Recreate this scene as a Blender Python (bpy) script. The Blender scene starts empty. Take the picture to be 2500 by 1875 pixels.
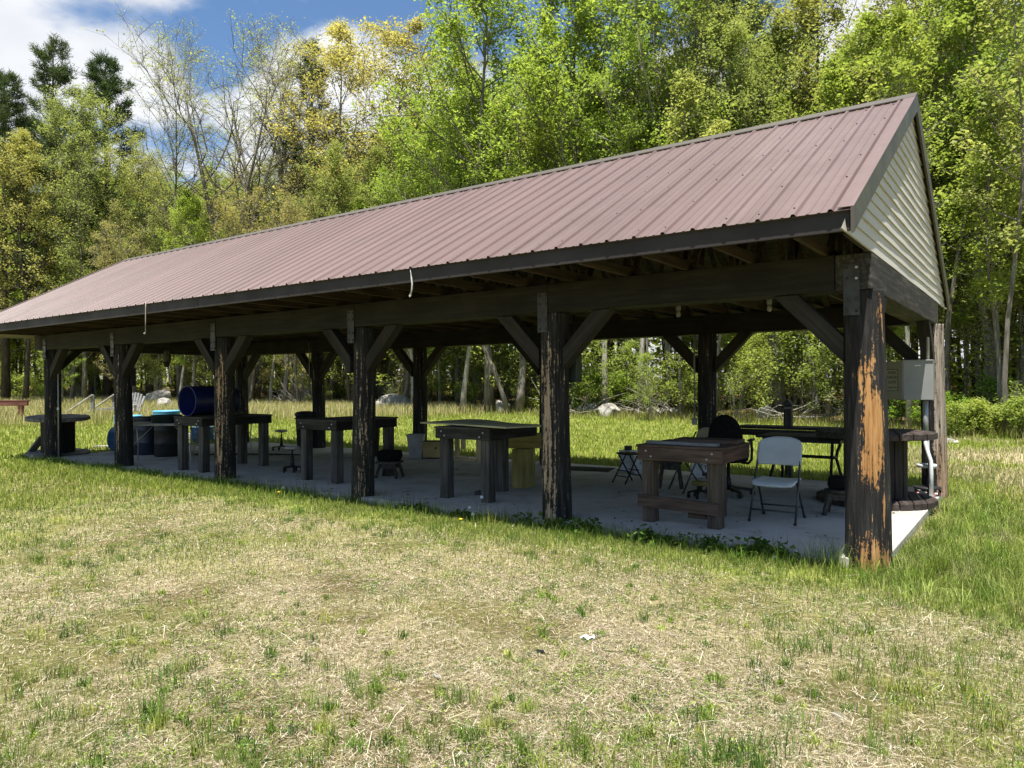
import bpy, bmesh, math, random
import numpy as np
from mathutils import Vector, Matrix, Euler

scene = bpy.context.scene
col = scene.collection
R = math.radians
rnd = random.Random(7)
PI = math.pi

# ------------------------------------------------------------------ camera
CAM = Vector((1.162, -6.628, 1.453))
cd = bpy.data.cameras.new("camera")
cd.sensor_fit = 'HORIZONTAL'
cd.sensor_width = 36.0
cd.lens = 36.0 * 1778.2 / 2500.0
cd.clip_start = 0.05
cd.clip_end = 3000
cam = bpy.data.objects.new("camera", cd)
col.objects.link(cam)
YAW = -0.626
fwd = Vector((math.sin(YAW), math.cos(YAW), 0.0))
cam.location = CAM
cam.rotation_euler = (R(90), R(0.34), -YAW)
scene.camera = cam

# ------------------------------------------------------------------ sky and sun
TO_SUN = Vector((0.115, -0.29, 1.0)).normalized()
SUN_EL = math.asin(TO_SUN.z)
SUN_AZ = math.atan2(TO_SUN.x, TO_SUN.y)          # clockwise from +Y
world = bpy.data.worlds.new("World")
scene.world = world
world.use_nodes = True
wn, wl = world.node_tree.nodes, world.node_tree.links
wn.clear()


def build_sky():
    out = wn.new('ShaderNodeOutputWorld')
    bg = wn.new('ShaderNodeBackground')
    bg.inputs['Strength'].default_value = 0.075
    sky = wn.new('ShaderNodeTexSky')
    sky.sky_type = 'NISHITA'
    sky.sun_disc = False
    sky.sun_elevation = SUN_EL
    sky.sun_rotation = SUN_AZ
    sky.air_density = 1.0
    sky.dust_density = 0.4
    sky.ozone_density = 2.5
    tc = wn.new('ShaderNodeTexCoord')
    mp = wn.new('ShaderNodeMapping')
    mp.inputs['Location'].default_value = CLOUD_OFF
    mp.inputs['Scale'].default_value = (1.0, 1.0, 1.75)
    mp.inputs['Rotation'].default_value = (0, 0, CLOUD_ROT)
    wl.new(tc.outputs['Generated'], mp.inputs['Vector'])
    nz = wn.new('ShaderNodeTexNoise')
    nz.inputs['Scale'].default_value = 2.6
    nz.inputs['Detail'].default_value = 9
    nz.inputs['Roughness'].default_value = 0.52
    nz.inputs['Distortion'].default_value = 0.25
    wl.new(mp.outputs[0], nz.inputs['Vector'])
    rp = wn.new('ShaderNodeValToRGB')
    rp.color_ramp.elements[0].position = 0.485
    rp.color_ramp.elements[1].position = 0.565
    rp.color_ramp.interpolation = 'EASE'
    dv = wn.new('ShaderNodeVectorMath'); dv.operation = 'DOT_PRODUCT'
    dv.inputs[1].default_value = (-0.72, 0.62, 0.30)
    wl.new(tc.outputs['Generated'], dv.inputs[0])
    cv = wn.new('ShaderNodeMapRange')
    cv.inputs['From Min'].default_value = -0.2; cv.inputs['From Max'].default_value = 0.75
    cv.inputs['To Min'].default_value = -0.05; cv.inputs['To Max'].default_value = 0.0
    wl.new(dv.outputs['Value'], cv.inputs['Value'])
    ad = wn.new('ShaderNodeMath'); ad.operation = 'ADD'
    wl.new(nz.outputs['Fac'], ad.inputs[0]); wl.new(cv.outputs[0], ad.inputs[1])
    wl.new(ad.outputs[0], rp.inputs[0])
    n2 = wn.new('ShaderNodeTexNoise')
    n2.inputs['Scale'].default_value = 4.2
    n2.inputs['Detail'].default_value = 6
    wl.new(mp.outputs[0], n2.inputs['Vector'])
    r2 = wn.new('ShaderNodeValToRGB')
    r2.color_ramp.elements[0].position = 0.3
    r2.color_ramp.elements[0].color = (5.0, 5.2, 5.6, 1)
    r2.color_ramp.elements[1].position = 0.62
    r2.color_ramp.elements[1].color = (6.9, 6.95, 7.0, 1)
    wl.new(n2.outputs['Fac'], r2.inputs[0])
    hue = wn.new('ShaderNodeHueSaturation')
    hue.inputs['Saturation'].default_value = 1.10
    hue.inputs['Value'].default_value = 1.0
    wl.new(sky.outputs[0], hue.inputs['Color'])
    mix = wn.new('ShaderNodeMix'); mix.data_type = 'RGBA'
    wl.new(rp.outputs['Color'], mix.inputs[0])
    wl.new(hue.outputs[0], mix.inputs[6])
    wl.new(r2.outputs['Color'], mix.inputs[7])
    wl.new(mix.outputs[2], bg.inputs['Color'])
    wl.new(bg.outputs[0], out.inputs['Surface'])


CLOUD_OFF = (6.6, 4.1, 2.0)
CLOUD_ROT = -0.66
build_sky()
sd = bpy.data.lights.new("sun", 'SUN')
sd.energy = 5.0
sd.angle = R(0.5)
sd.color = (1.0, 0.955, 0.88)
sun = bpy.data.objects.new("sun", sd)
col.objects.link(sun)
sun.rotation_euler = TO_SUN.to_track_quat('Z', 'Y').to_euler()
sun.location = (0, 0, 40)

scene.view_settings.view_transform = 'Standard'
scene.view_settings.look = 'None'
scene.view_settings.exposure = 1.12
scene.view_settings.gamma = 1.0
scene.render.engine = 'CYCLES'
cy = scene.cycles
cy.max_bounces = 6
cy.diffuse_bounces = 3
cy.glossy_bounces = 2
cy.transmission_bounces = 4
cy.transparent_max_bounces = 4
cy.use_denoising = True
cy.use_adaptive_sampling = True
cy.adaptive_threshold = 0.02
cy.sample_clamp_indirect = 6


# ------------------------------------------------------------------ helpers
def tag(o, label=None, cat=None, group=None, kind=None):
    if label: o['label'] = label
    if cat: o['category'] = cat
    if group: o['group'] = group
    if kind: o['kind'] = kind
    return o


def thing(name, label, cat, loc=(0, 0, 0), rz=0.0, group=None):
    o = bpy.data.objects.new(name, None)
    o.empty_display_size = 0.1
    col.objects.link(o)
    o.location = loc
    o.rotation_euler = (0, 0, rz)
    return tag(o, label, cat, group)


def link(name, me, parent=None, bevel=0.0, smooth=False):
    o = bpy.data.objects.new(name, me)
    col.objects.link(o)
    if parent is not None:
        o.parent = parent
    if bevel:
        m = o.modifiers.new('bevel', 'BEVEL')
        m.width = bevel
        m.segments = 1
        m.limit_method = 'ANGLE'
    if smooth:
        me.polygons.foreach_set('use_smooth', [True] * len(me.polygons))
    return o


def copy_tree(o, parent=None):
    c = o.copy()
    col.objects.link(c)
    if parent is not None:
        c.parent = parent
    for ch in list(o.children):
        copy_tree(ch, c)
    return c


class MB:
    """collects simple solids and links them as one mesh"""

    def __init__(self):
        self.v, self.f, self.m, self.s = [], [], [], []
        self.mi = 0

    def add(self, vs, fs, smooth=False):
        b = len(self.v)
        self.v.extend([tuple(x) for x in vs])
        for f in fs:
            self.f.append([b + i for i in f])
            self.m.append(self.mi)
            self.s.append(smooth)
        return self

    def box(self, c, s, rot=None, taper=1.0):
        hx, hy, hz = s[0] / 2, s[1] / 2, s[2] / 2
        vs = []
        for z in (-hz, hz):
            k = taper if z > 0 else 1.0
            for x, y in ((-hx, -hy), (hx, -hy), (hx, hy), (-hx, hy)):
                p = Vector((x * k, y * k, z))
                if rot is not None:
                    p = rot @ p
                vs.append(p + Vector(c))
        return self.add(vs, [(0, 3, 2, 1), (4, 5, 6, 7), (0, 1, 5, 4), (1, 2, 6, 5), (2, 3, 7, 6), (3, 0, 4, 7)])

    def bx(self, x0, x1, y0, y1, z0, z1):
        return self.box(((x0 + x1) / 2, (y0 + y1) / 2, (z0 + z1) / 2), (abs(x1 - x0), abs(y1 - y0), abs(z1 - z0)))

    def bar(self, a, b, w, h, up=(0, 0, 1)):
        a, b = Vector(a), Vector(b)
        d = b - a
        L = d.length
        z = d.normalized()
        x = Vector(up).cross(z)
        if x.length < 1e-4:
            x = Vector((1, 0, 0)).cross(z)
        x.normalize()
        y = z.cross(x)
        rot = Matrix((x, y, z)).transposed()
        return self.box((a + b) / 2, (w, h, L), rot)

    def tube(self, pts, rad, n=8, cap=True, smooth=True):
        pts = [Vector(p) for p in pts]
        if not hasattr(rad, '__len__'):
            rad = [rad] * len(pts)
        vs, fs = [], []
        ref = Vector((0.31, 0.17, 0.93))
        px = None
        for i, p in enumerate(pts):
            if i == 0: t = pts[1] - pts[0]
            elif i == len(pts) - 1: t = pts[-1] - pts[-2]
            else: t = (pts[i + 1] - pts[i]).normalized() + (pts[i] - pts[i - 1]).normalized()
            t.normalize()
            if px is None:
                x = ref.cross(t)
                if x.length < 0.05: x = Vector((1, 0, 0)).cross(t)
            else:
                x = px - t * px.dot(t)
            x.normalize()
            px = x
            y = t.cross(x)
            for k in range(n):
                a = 2 * PI * k / n
                vs.append(p + (x * math.cos(a) + y * math.sin(a)) * rad[i])
        for i in range(len(pts) - 1):
            for k in range(n):
                k2 = (k + 1) % n
                fs.append((i * n + k, i * n + k2, (i + 1) * n + k2, (i + 1) * n + k))
        self.add(vs, fs, smooth)
        if cap:
            L = len(self.v) - len(vs)
            e = (len(pts) - 1) * n
            self.f.append([L + k for k in reversed(range(n))]); self.m.append(self.mi); self.s.append(False)
            self.f.append([L + e + k for k in range(n)]); self.m.append(self.mi); self.s.append(False)
        return self

    def lathe(self, prof, n=24, c=(0, 0, 0), smooth=True, rot=None, cap=True):
        """prof: (radius, z) from bottom to top"""
        vs, fs = [], []
        for r, z in prof:
            for k in range(n):
                a = 2 * PI * k / n
                p = Vector((r * math.cos(a), r * math.sin(a), z))
                if rot is not None: p = rot @ p
                vs.append(p + Vector(c))
        for i in range(len(prof) - 1):
            for k in range(n):
                k2 = (k + 1) % n
                fs.append((i * n + k, i * n + k2, (i + 1) * n + k2, (i + 1) * n + k))
        b = len(self.v)
        self.add(vs, fs, smooth)
        for i in (0, len(prof) - 1):
            if cap and prof[i][0] > 1e-4:
                q = [b + i * n + k for k in range(n)]
                if i == 0: q.reverse()
                self.f.append(q); self.m.append(self.mi); self.s.append(False)
        return self

    def prism(self, outline, z0, z1, tf=None):
        n = len(outline)
        vs = [Vector((x, y, z0)) for x, y in outline] + [Vector((x, y, z1)) for x, y in outline]
        if tf is not None: vs = [tf @ v for v in vs]
        fs = [tuple(reversed(range(n))), tuple(range(n, 2 * n))]
        for k in range(n):
            k2 = (k + 1) % n
            fs.append((k, k2, n + k2, n + k))
        return self.add(vs, fs)

    def build(self, name, mats, parent=None, bevel=0.0, loc=None, rz=None):
        me = bpy.data.meshes.new(name)
        me.from_pydata(self.v, [], self.f)
        if not isinstance(mats, (list, tuple)): mats = [mats]
        for m in mats: me.materials.append(m)
        me.polygons.foreach_set('material_index', self.m)
        me.polygons.foreach_set('use_smooth', self.s)
        me.update()
        o = link(name, me, parent, bevel)
        if loc is not None: o.location = loc
        if rz is not None: o.rotation_euler[2] = rz
        return o


def fast_mesh(name, V, faces, mats, cols=None, val=None, mat_idx=None):
    """V (n,3); faces = list of index arrays (m,k)"""
    me = bpy.data.meshes.new(name)
    V = np.ascontiguousarray(V, dtype=np.float32)
    me.vertices.add(len(V))
    me.vertices.foreach_set('co', V.ravel())
    loops = np.concatenate([f.ravel() for f in faces]).astype(np.int32)
    tot = np.concatenate([np.full(len(f), f.shape[1], np.int32) for f in faces])
    st = np.zeros(len(tot), np.int32)
    st[1:] = np.cumsum(tot)[:-1]
    me.loops.add(len(loops))
    me.loops.foreach_set('vertex_index', loops)
    me.polygons.add(len(tot))
    me.polygons.foreach_set('loop_start', st)
    if not isinstance(mats, (list, tuple)): mats = [mats]
    for m in mats: me.materials.append(m)
    if mat_idx is not None:
        me.polygons.foreach_set('material_index', mat_idx.astype(np.int32))
    if cols is not None:
        a = me.attributes.new('tint', 'FLOAT_COLOR', 'POINT')
        c4 = np.ones((len(V), 4), np.float32)
        c4[:, :3] = cols
        a.data.foreach_set('color', c4.ravel())
    if val is not None:
        a = me.attributes.new('vary', 'FLOAT', 'POINT')
        a.data.foreach_set('value', np.ascontiguousarray(val, np.float32))
    me.update(calc_edges=True)
    return me


def vnoise(x, y, scale, seed=0):
    """smooth value noise 0..1"""
    x = np.asarray(x, float) / scale + 1000.3
    y = np.asarray(y, float) / scale + 1000.7
    xi, yi = np.floor(x).astype(np.int64), np.floor(y).astype(np.int64)
    fx, fy = x - xi, y - yi
    fx, fy = fx * fx * (3 - 2 * fx), fy * fy * (3 - 2 * fy)

    def h(a, b):
        n = (a * 374761393 + b * 668265263 + seed * 974711) & 0x7fffffff
        n = ((n ^ (n >> 13)) * 1274126177) & 0x7fffffff
        return ((n ^ (n >> 16)) & 0xffff) / 65535.0
    return ((h(xi, yi) * (1 - fx) + h(xi + 1, yi) * fx) * (1 - fy)
            + (h(xi, yi + 1) * (1 - fx) + h(xi + 1, yi + 1) * fx) * fy)


def fbm(x, y, scale, seed=0, oct=3):
    r, a, t = 0, 1.0, 0
    for i in range(oct):
        r = r + a * vnoise(x, y, scale / 2 ** i, seed + i * 17)
        t += a
        a *= 0.55
    return r / t


def sstep(a, b, x):
    t = np.clip((x - a) / (b - a), 0, 1)
    return t * t * (3 - 2 * t)


# ------------------------------------------------------------------ materials
def new_mat(name):
    m = bpy.data.materials.new(name)
    m.use_nodes = True
    n, l = m.node_tree.nodes, m.node_tree.links
    p = n['Principled BSDF']
    return m, n, l, p


def node(n, t, **kw):
    x = n.new(t)
    for k, v in kw.items():
        if k in x.inputs: x.inputs[k].default_value = v
        else: setattr(x, k, v)
    return x


def ramp(n, l, src, stops):
    r = n.new('ShaderNodeValToRGB')
    e = r.color_ramp.elements
    while len(e) < len(stops): e.new(0.5)
    for i, (p, c) in enumerate(stops):
        e[i].position = p
        e[i].color = c if len(c) == 4 else (*c, 1)
    l.new(src, r.inputs[0])
    return r.outputs['Color']


def mixc(n, l, fac, a, b, blend='MIX'):
    m = n.new('ShaderNodeMix')
    m.data_type = 'RGBA'
    m.blend_type = blend
    if isinstance(fac, (int, float)): m.inputs[0].default_value = fac
    else: l.new(fac, m.inputs[0])
    for i, s in ((6, a), (7, b)):
        if isinstance(s, (tuple, list)): m.inputs[i].default_value = (*s[:3], 1)
        else: l.new(s, m.inputs[i])
    return m.outputs[2]


def coords(n, l, scale=(1, 1, 1), kind='Object', jitter=True):
    tc = n.new('ShaderNodeTexCoord')
    mp = n.new('ShaderNodeMapping')
    mp.inputs['Scale'].default_value = scale
    l.new(tc.outputs[kind], mp.inputs['Vector'])
    if jitter:
        oi = n.new('ShaderNodeObjectInfo')
        ml = n.new('ShaderNodeMath'); ml.operation = 'MULTIPLY'; ml.inputs[1].default_value = 37.0
        l.new(oi.outputs['Random'], ml.inputs[0])
        l.new(ml.outputs[0], mp.inputs['Location'])
    return mp.outputs[0]


def bump(n, l, h, p, strength=0.3, dist=0.01):
    b = n.new('ShaderNodeBump')
    b.inputs['Strength'].default_value = strength
    b.inputs['Distance'].default_value = dist
    l.new(h, b.inputs['Height'])
    l.new(b.outputs[0], p.inputs['Normal'])


def wood(name, c_dark, c_mid, c_light, axis='x', rough=0.8, grain=1.0):
    m, n, l, p = new_mat(name)
    s = {'x': (1.6, 26, 26), 'y': (26, 1.6, 26), 'z': (26, 26, 1.6)}[axis]
    v = coords(n, l, tuple(k * grain for k in s))
    a = node(n, 'ShaderNodeTexNoise', Scale=1.0, Detail=6.0, Roughness=0.65, Distortion=0.4)
    l.new(v, a.inputs['Vector'])
    c1 = ramp(n, l, a.outputs['Fac'], [(0.3, c_dark), (0.52, c_mid), (0.72, c_light)])
    v2 = coords(n, l, (2.2, 2.2, 2.2))
    b = node(n, 'ShaderNodeTexNoise', Scale=1.0, Detail=4.0)
    l.new(v2, b.inputs['Vector'])
    blot = ramp(n, l, b.outputs['Fac'], [(0.3, (0.62, 0.62, 0.62)), (0.7, (1.15, 1.15, 1.15))])
    l.new(mixc(n, l, 1.0, c1, blot, 'MULTIPLY'), p.inputs['Base Color'])
    p.inputs['Roughness'].default_value = rough
    p.inputs['Specular IOR Level'].default_value = 0.25
    bump(n, l, a.outputs['Fac'], p, 0.35, 0.006)
    return m


def plain(name, c, rough=0.5, metal=0.0, var=0.15, scale=6.0, spec=0.4, bumpy=0.0):
    m, n, l, p = new_mat(name)
    v = coords(n, l, (scale, scale, scale))
    a = node(n, 'ShaderNodeTexNoise', Scale=1.0, Detail=5.0, Roughness=0.6)
    l.new(v, a.inputs['Vector'])
    lo = tuple(max(0, k * (1 - var * 1.6)) for k in c)
    hi = tuple(min(1, k * (1 + var)) for k in c)
    l.new(ramp(n, l, a.outputs['Fac'], [(0.3, lo), (0.65, hi)]), p.inputs['Base Color'])
    rr = ramp(n, l, a.outputs['Fac'], [(0.3, (min(1, rough + .12),) * 3), (0.7, (max(0, rough - .08),) * 3)])
    l.new(rr, p.inputs['Roughness'])
    p.inputs['Metallic'].default_value = metal
    p.inputs['Specular IOR Level'].default_value = spec
    if bumpy: bump(n, l, a.outputs['Fac'], p, bumpy, 0.01)
    return m


def leaf_mat(name, ca, cb, cc, trans=0.55):
    m, n, l, p = new_mat(name)
    n.remove(p)
    out = n['Material Output']
    at = node(n, 'ShaderNodeAttribute', attribute_name='vary')
    c1 = ramp(n, l, at.outputs['Fac'], [(0.0, ca), (0.5, cb), (1.0, cc)])
    oi = n.new('ShaderNodeObjectInfo')
    ob = ramp(n, l, oi.outputs['Random'], [(0.0, (0.84, 0.90, 0.86)), (0.5, (1, 1, 1)), (1.0, (1.10, 1.07, 1.0))])
    c2 = mixc(n, l, 1.0, c1, ob, 'MULTIPLY')
    d = n.new('ShaderNodeBsdfDiffuse')
    t = n.new('ShaderNodeBsdfTranslucent')
    l.new(c2, d.inputs['Color'])
    tcol = mixc(n, l, 1.0, c2, (1.1, 1.08, 0.6), 'MULTIPLY')
    l.new(tcol, t.inputs['Color'])
    mx = n.new('ShaderNodeMixShader')
    mx.inputs[0].default_value = trans
    l.new(d.outputs[0], mx.inputs[1]); l.new(t.outputs[0], mx.inputs[2])
    l.new(mx.outputs[0], out.inputs['Surface'])
    return m


def tint_mat(name, trans=0.35):
    m, n, l, p = new_mat(name)
    n.remove(p)
    out = n['Material Output']
    at = node(n, 'ShaderNodeAttribute', attribute_name='tint')
    d = n.new('ShaderNodeBsdfDiffuse'); t = n.new('ShaderNodeBsdfTranslucent')
    l.new(at.outputs['Color'], d.inputs['Color']); l.new(at.outputs['Color'], t.inputs['Color'])
    mx = n.new('ShaderNodeMixShader'); mx.inputs[0].default_value = trans
    l.new(d.outputs[0], mx.inputs[1]); l.new(t.outputs[0], mx.inputs[2])
    l.new(mx.outputs[0], out.inputs['Surface'])
    return m


def bark_mat(name, a, b, c):
    m, n, l, p = new_mat(name)
    v = coords(n, l, (9, 9, 1.6))
    x = node(n, 'ShaderNodeTexNoise', Scale=1.0, Detail=7.0, Roughness=0.7)
    l.new(v, x.inputs['Vector'])
    l.new(ramp(n, l, x.outputs['Fac'], [(0.3, a), (0.5, b), (0.72, c)]), p.inputs['Base Color'])
    p.inputs['Roughness'].default_value = 0.95
    p.inputs['Specular IOR Level'].default_value = 0.1
    bump(n, l, x.outputs['Fac'], p, 0.8, 0.03)
    return m


def log_mat():
    """black weathered stain peeling off an orange-brown log; 'vary' says how bare the wood is there"""
    m, n, l, p = new_mat('log_post')
    v = coords(n, l, (34, 34, 2.2))
    g = node(n, 'ShaderNodeTexNoise', Scale=1.0, Detail=8.0, Roughness=0.7)
    l.new(v, g.inputs['Vector'])
    v2 = coords(n, l, (17, 17, 6))
    f = node(n, 'ShaderNodeTexNoise', Scale=1.0, Detail=7.0, Roughness=0.75)
    l.new(v2, f.inputs['Vector'])
    at = node(n, 'ShaderNodeAttribute', attribute_name='vary')
    a1 = node(n, 'ShaderNodeMath', operation='MULTIPLY_ADD')
    l.new(g.outputs['Fac'], a1.inputs[0]); a1.inputs[1].default_value = 3.2
    l.new(f.outputs['Fac'], a1.inputs[2])
    v3 = coords(n, l, (42, 42, 24))
    hn = node(n, 'ShaderNodeTexNoise', Scale=1.0, Detail=5.0, Roughness=0.7)
    l.new(v3, hn.inputs['Vector'])
    a0 = node(n, 'ShaderNodeMath', operation='MULTIPLY_ADD')
    l.new(hn.outputs['Fac'], a0.inputs[0]); a0.inputs[1].default_value = 1.9
    l.new(a1.outputs[0], a0.inputs[2])
    at3 = node(n, 'ShaderNodeMath', operation='MULTIPLY_ADD')
    l.new(at.outputs['Fac'], at3.inputs[0]); at3.inputs[1].default_value = 2.3; at3.inputs[2].default_value = -3.06
    a2 = node(n, 'ShaderNodeMath', operation='ADD')
    l.new(a0.outputs[0], a2.inputs[0]); l.new(at3.outputs[0], a2.inputs[1])
    mr = node(n, 'ShaderNodeMapRange')
    mr.inputs['From Min'].default_value = 0.0; mr.inputs['From Max'].default_value = 0.12
    l.new(a2.outputs[0], mr.inputs['Value'])
    black = ramp(n, l, g.outputs['Fac'], [(0.3, (0.007, 0.0065, 0.0065)), (0.5, (0.021, 0.020, 0.0195)), (0.7, (0.062, 0.059, 0.055))])
    at2 = node(n, 'ShaderNodeAttribute', attribute_name='warm')
    bare_o = ramp(n, l, g.outputs['Fac'], [(0.25, (0.13, 0.055, 0.02)), (0.48, (0.36, 0.175, 0.055)), (0.70, (0.56, 0.32, 0.13))])
    bare_g = ramp(n, l, g.outputs['Fac'], [(0.25, (0.035, 0.031, 0.027)), (0.46, (0.20, 0.172, 0.14)), (0.70, (0.44, 0.39, 0.32))])
    bare = mixc(n, l, at2.outputs['Fac'], bare_g, bare_o)
    l.new(mixc(n, l, mr.outputs[0], black, bare), p.inputs['Base Color'])
    p.inputs['Roughness'].default_value = 0.85
    p.inputs['Specular IOR Level'].default_value = 0.2
    bump(n, l, a1.outputs[0], p, 0.6, 0.01)
    return m


M = {}
M['log'] = log_mat()
M['brown_steel'] = plain('brown_painted_steel', (0.165, 0.118, 0.113), 0.40, 0.0, 0.05, 1.2, 0.55)


def roof_mat():
    m, n, l, p = new_mat('brown_painted_steel')
    v = coords(n, l, (7, 0.35, 0.35), jitter=False)
    a = node(n, 'ShaderNodeTexNoise', Scale=1.0, Detail=6.0, Roughness=0.65); l.new(v, a.inputs['Vector'])
    v2 = coords(n, l, (1.0936, 0.0, 0.0), jitter=False)          # one tone per 0.91 m sheet
    w = node(n, 'ShaderNodeTexWhiteNoise', noise_dimensions='1D')
    sx = n.new('ShaderNodeSeparateXYZ'); l.new(v2, sx.inputs[0])
    fl = node(n, 'ShaderNodeMath', operation='FLOOR'); l.new(sx.outputs['X'], fl.inputs[0])
    l.new(fl.outputs[0], w.inputs['W'])
    v3 = coords(n, l, (1.3, 1.3, 1.3), jitter=False)
    c = node(n, 'ShaderNodeTexNoise', Scale=1.0, Detail=7.0, Roughness=0.7); l.new(v3, c.inputs['Vector'])
    base = ramp(n, l, a.outputs['Fac'], [(0.3, (0.106, 0.067, 0.060)), (0.55, (0.126, 0.082, 0.074)), (0.75, (0.150, 0.104, 0.095))])
    tone = ramp(n, l, w.outputs['Value'], [(0.0, (0.93, 0.93, 0.93)), (1.0, (1.06, 1.05, 1.05))])
    dirt = ramp(n, l, c.outputs['Fac'], [(0.3, (0.80, 0.80, 0.78)), (0.5, (1, 1, 1)), (0.72, (1.10, 1.09, 1.08))])
    x = mixc(n, l, 1.0, base, tone, 'MULTIPLY')
    l.new(mixc(n, l, 1.0, x, dirt, 'MULTIPLY'), p.inputs['Base Color'])
    l.new(ramp(n, l, c.outputs['Fac'], [(0.3, (0.52,) * 3), (0.7, (0.36,) * 3)]), p.inputs['Roughness'])
    p.inputs['Specular IOR Level'].default_value = 0.55
    bump(n, l, c.outputs['Fac'], p, 0.08, 0.02)
    return m


M['brown_steel'] = roof_mat()
M['brown_trim'] = plain('brown_trim_steel', (0.075, 0.062, 0.045), 0.4, 0.0, 0.08, 2.0, 0.5)
M['fascia'] = plain('dark_fascia_board', (0.030, 0.0255, 0.0235), 0.6, 0.0, 0.12, 2.0, 0.25)
M['screw'] = plain('roof_screw', (0.03, 0.02, 0.02), 0.5)
M['beam'] = wood('dark_stained_beam', (0.009, 0.008, 0.006), (0.018, 0.016, 0.012), (0.028, 0.025, 0.019), 'x')
M['beam_y'] = wood('weathered_end_beam', (0.012, 0.011, 0.010), (0.042, 0.038, 0.033), (0.11, 0.10, 0.09), 'y')
M['brace'] = wood('stained_brace', (0.014, 0.012, 0.010), (0.027, 0.024, 0.020), (0.042, 0.037, 0.031), 'z')
M['truss'] = wood('truss_lumber', (0.022, 0.015, 0.010), (0.055, 0.039, 0.026), (0.10, 0.076, 0.052), 'y')
M['sheath'] = wood('roof_sheathing', (0.045, 0.04, 0.032), (0.085, 0.075, 0.06), (0.13, 0.115, 0.092), 'x')
M['vinyl'] = plain('cream_vinyl_siding', (0.50, 0.465, 0.405), 0.45, 0.0, 0.05, 1.0, 0.4)
M['plate'] = plain('steel_plate', (0.035, 0.033, 0.031), 0.45, 0.3, 0.25, 9, 0.5)
M['bolt'] = plain('zinc_bolt', (0.45, 0.45, 0.46), 0.35, 0.7)
M['bench_red'] = wood('reddish_bench_wood', (0.030, 0.018, 0.013), (0.088, 0.058, 0.043), (0.155, 0.113, 0.088), 'x')
M['bench_red_y'] = wood('reddish_bench_wood_side', (0.025, 0.011, 0.007), (0.08, 0.042, 0.027), (0.13, 0.077, 0.054), 'y')
M['bench_red_z'] = wood('reddish_bench_leg', (0.033, 0.025, 0.018), (0.10, 0.077, 0.057), (0.18, 0.145, 0.112), 'z')
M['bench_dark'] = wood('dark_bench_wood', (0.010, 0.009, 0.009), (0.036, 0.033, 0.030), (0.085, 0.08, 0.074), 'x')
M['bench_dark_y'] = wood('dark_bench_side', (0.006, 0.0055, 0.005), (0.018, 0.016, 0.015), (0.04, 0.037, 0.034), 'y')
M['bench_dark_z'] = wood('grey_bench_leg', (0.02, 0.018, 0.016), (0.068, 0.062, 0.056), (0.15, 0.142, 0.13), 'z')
M['bench_top'] = wood('bench_top_board', (0.022, 0.019, 0.016), (0.06, 0.054, 0.046), (0.11, 0.10, 0.088), 'y')
M['grey_board'] = wood('grey_weathered_board', (0.1, 0.1, 0.1), (0.2, 0.2, 0.2), (0.32, 0.32, 0.315), 'x')
M['white_board'] = wood('silvery_outdoor_board', (0.2, 0.19, 0.17), (0.4, 0.38, 0.35), (0.6, 0.58, 0.54), 'x')
M['ply'] = wood('treated_plywood', (0.30, 0.28, 0.16), (0.46, 0.43, 0.26), (0.58, 0.54, 0.35), 'x', 0.7, 0.5)
M['yellow_wood'] = wood('treated_yellow_lumber', (0.16, 0.125, 0.03), (0.30, 0.245, 0.075), (0.40, 0.34, 0.13), 'x', 0.75, 0.7)
M['yellow_wood_z'] = wood('treated_yellow_block', (0.17, 0.135, 0.035), (0.31, 0.255, 0.085), (0.42, 0.36, 0.14), 'z', 0.75, 0.7)
M['pine'] = wood('new_pine_board', (0.34, 0.24, 0.12), (0.52, 0.41, 0.23), (0.64, 0.53, 0.33), 'z', 0.7, 0.7)
M['crate'] = wood('cardboard_brown_wood', (0.26, 0.19, 0.07), (0.42, 0.32, 0.14), (0.54, 0.42, 0.2), 'x', 0.7, 0.5)
M['red_board'] = wood('red_stained_board', (0.07, 0.027, 0.018), (0.14, 0.057, 0.038), (0.2, 0.09, 0.062), 'x')
M['spool'] = wood('brown_stained_spool', (0.02, 0.015, 0.013), (0.05, 0.038, 0.033), (0.09, 0.072, 0.064), 'y')
M['spool_z'] = wood('brown_stained_stave', (0.012, 0.009, 0.008), (0.03, 0.023, 0.02), (0.055, 0.045, 0.04), 'z')
M['spool_grey'] = wood('grey_spool_wood', (0.10, 0.09, 0.08), (0.2, 0.185, 0.165), (0.34, 0.32, 0.29), 'y')
M['spool_grey_z'] = wood('grey_spool_stave', (0.03, 0.022, 0.018), (0.075, 0.06, 0.05), (0.13, 0.11, 0.095), 'z')
M['black'] = plain('black_plastic', (0.012, 0.012, 0.013), 0.5, 0, 0.3, 8, 0.35)
M['black_fabric'] = plain('black_fabric', (0.008, 0.008, 0.008), 0.95, 0, 0.3, 30, 0.1)
M['black_metal'] = plain('black_metal', (0.014, 0.014, 0.015), 0.45, 0.3, 0.3, 12, 0.4)
M['grey_tube'] = plain('dark_grey_steel_tube', (0.05, 0.053, 0.055), 0.35, 0.4, 0.2, 10, 0.5)
M['white_plastic'] = plain('white_moulded_plastic', (0.50, 0.54, 0.56), 0.4, 0, 0.05, 5, 0.4)
M['grey_plastic'] = plain('grey_plastic', (0.27, 0.27, 0.27), 0.5, 0, 0.12, 6, 0.3)
M['bucket'] = plain('bucket_plastic', (0.5, 0.52, 0.53), 0.45, 0, 0.1, 6)
M['table_plastic'] = plain('folding_table_top', (0.33, 0.31, 0.28), 0.5, 0, 0.08, 5)
M['grey_metal'] = plain('grey_leg_tube', (0.3, 0.29, 0.27), 0.4, 0.4, 0.15, 9)
M['dark_blue'] = plain('dark_blue_barrel', (0.007, 0.013, 0.095), 0.4, 0, 0.2, 3, 0.5)
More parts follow.
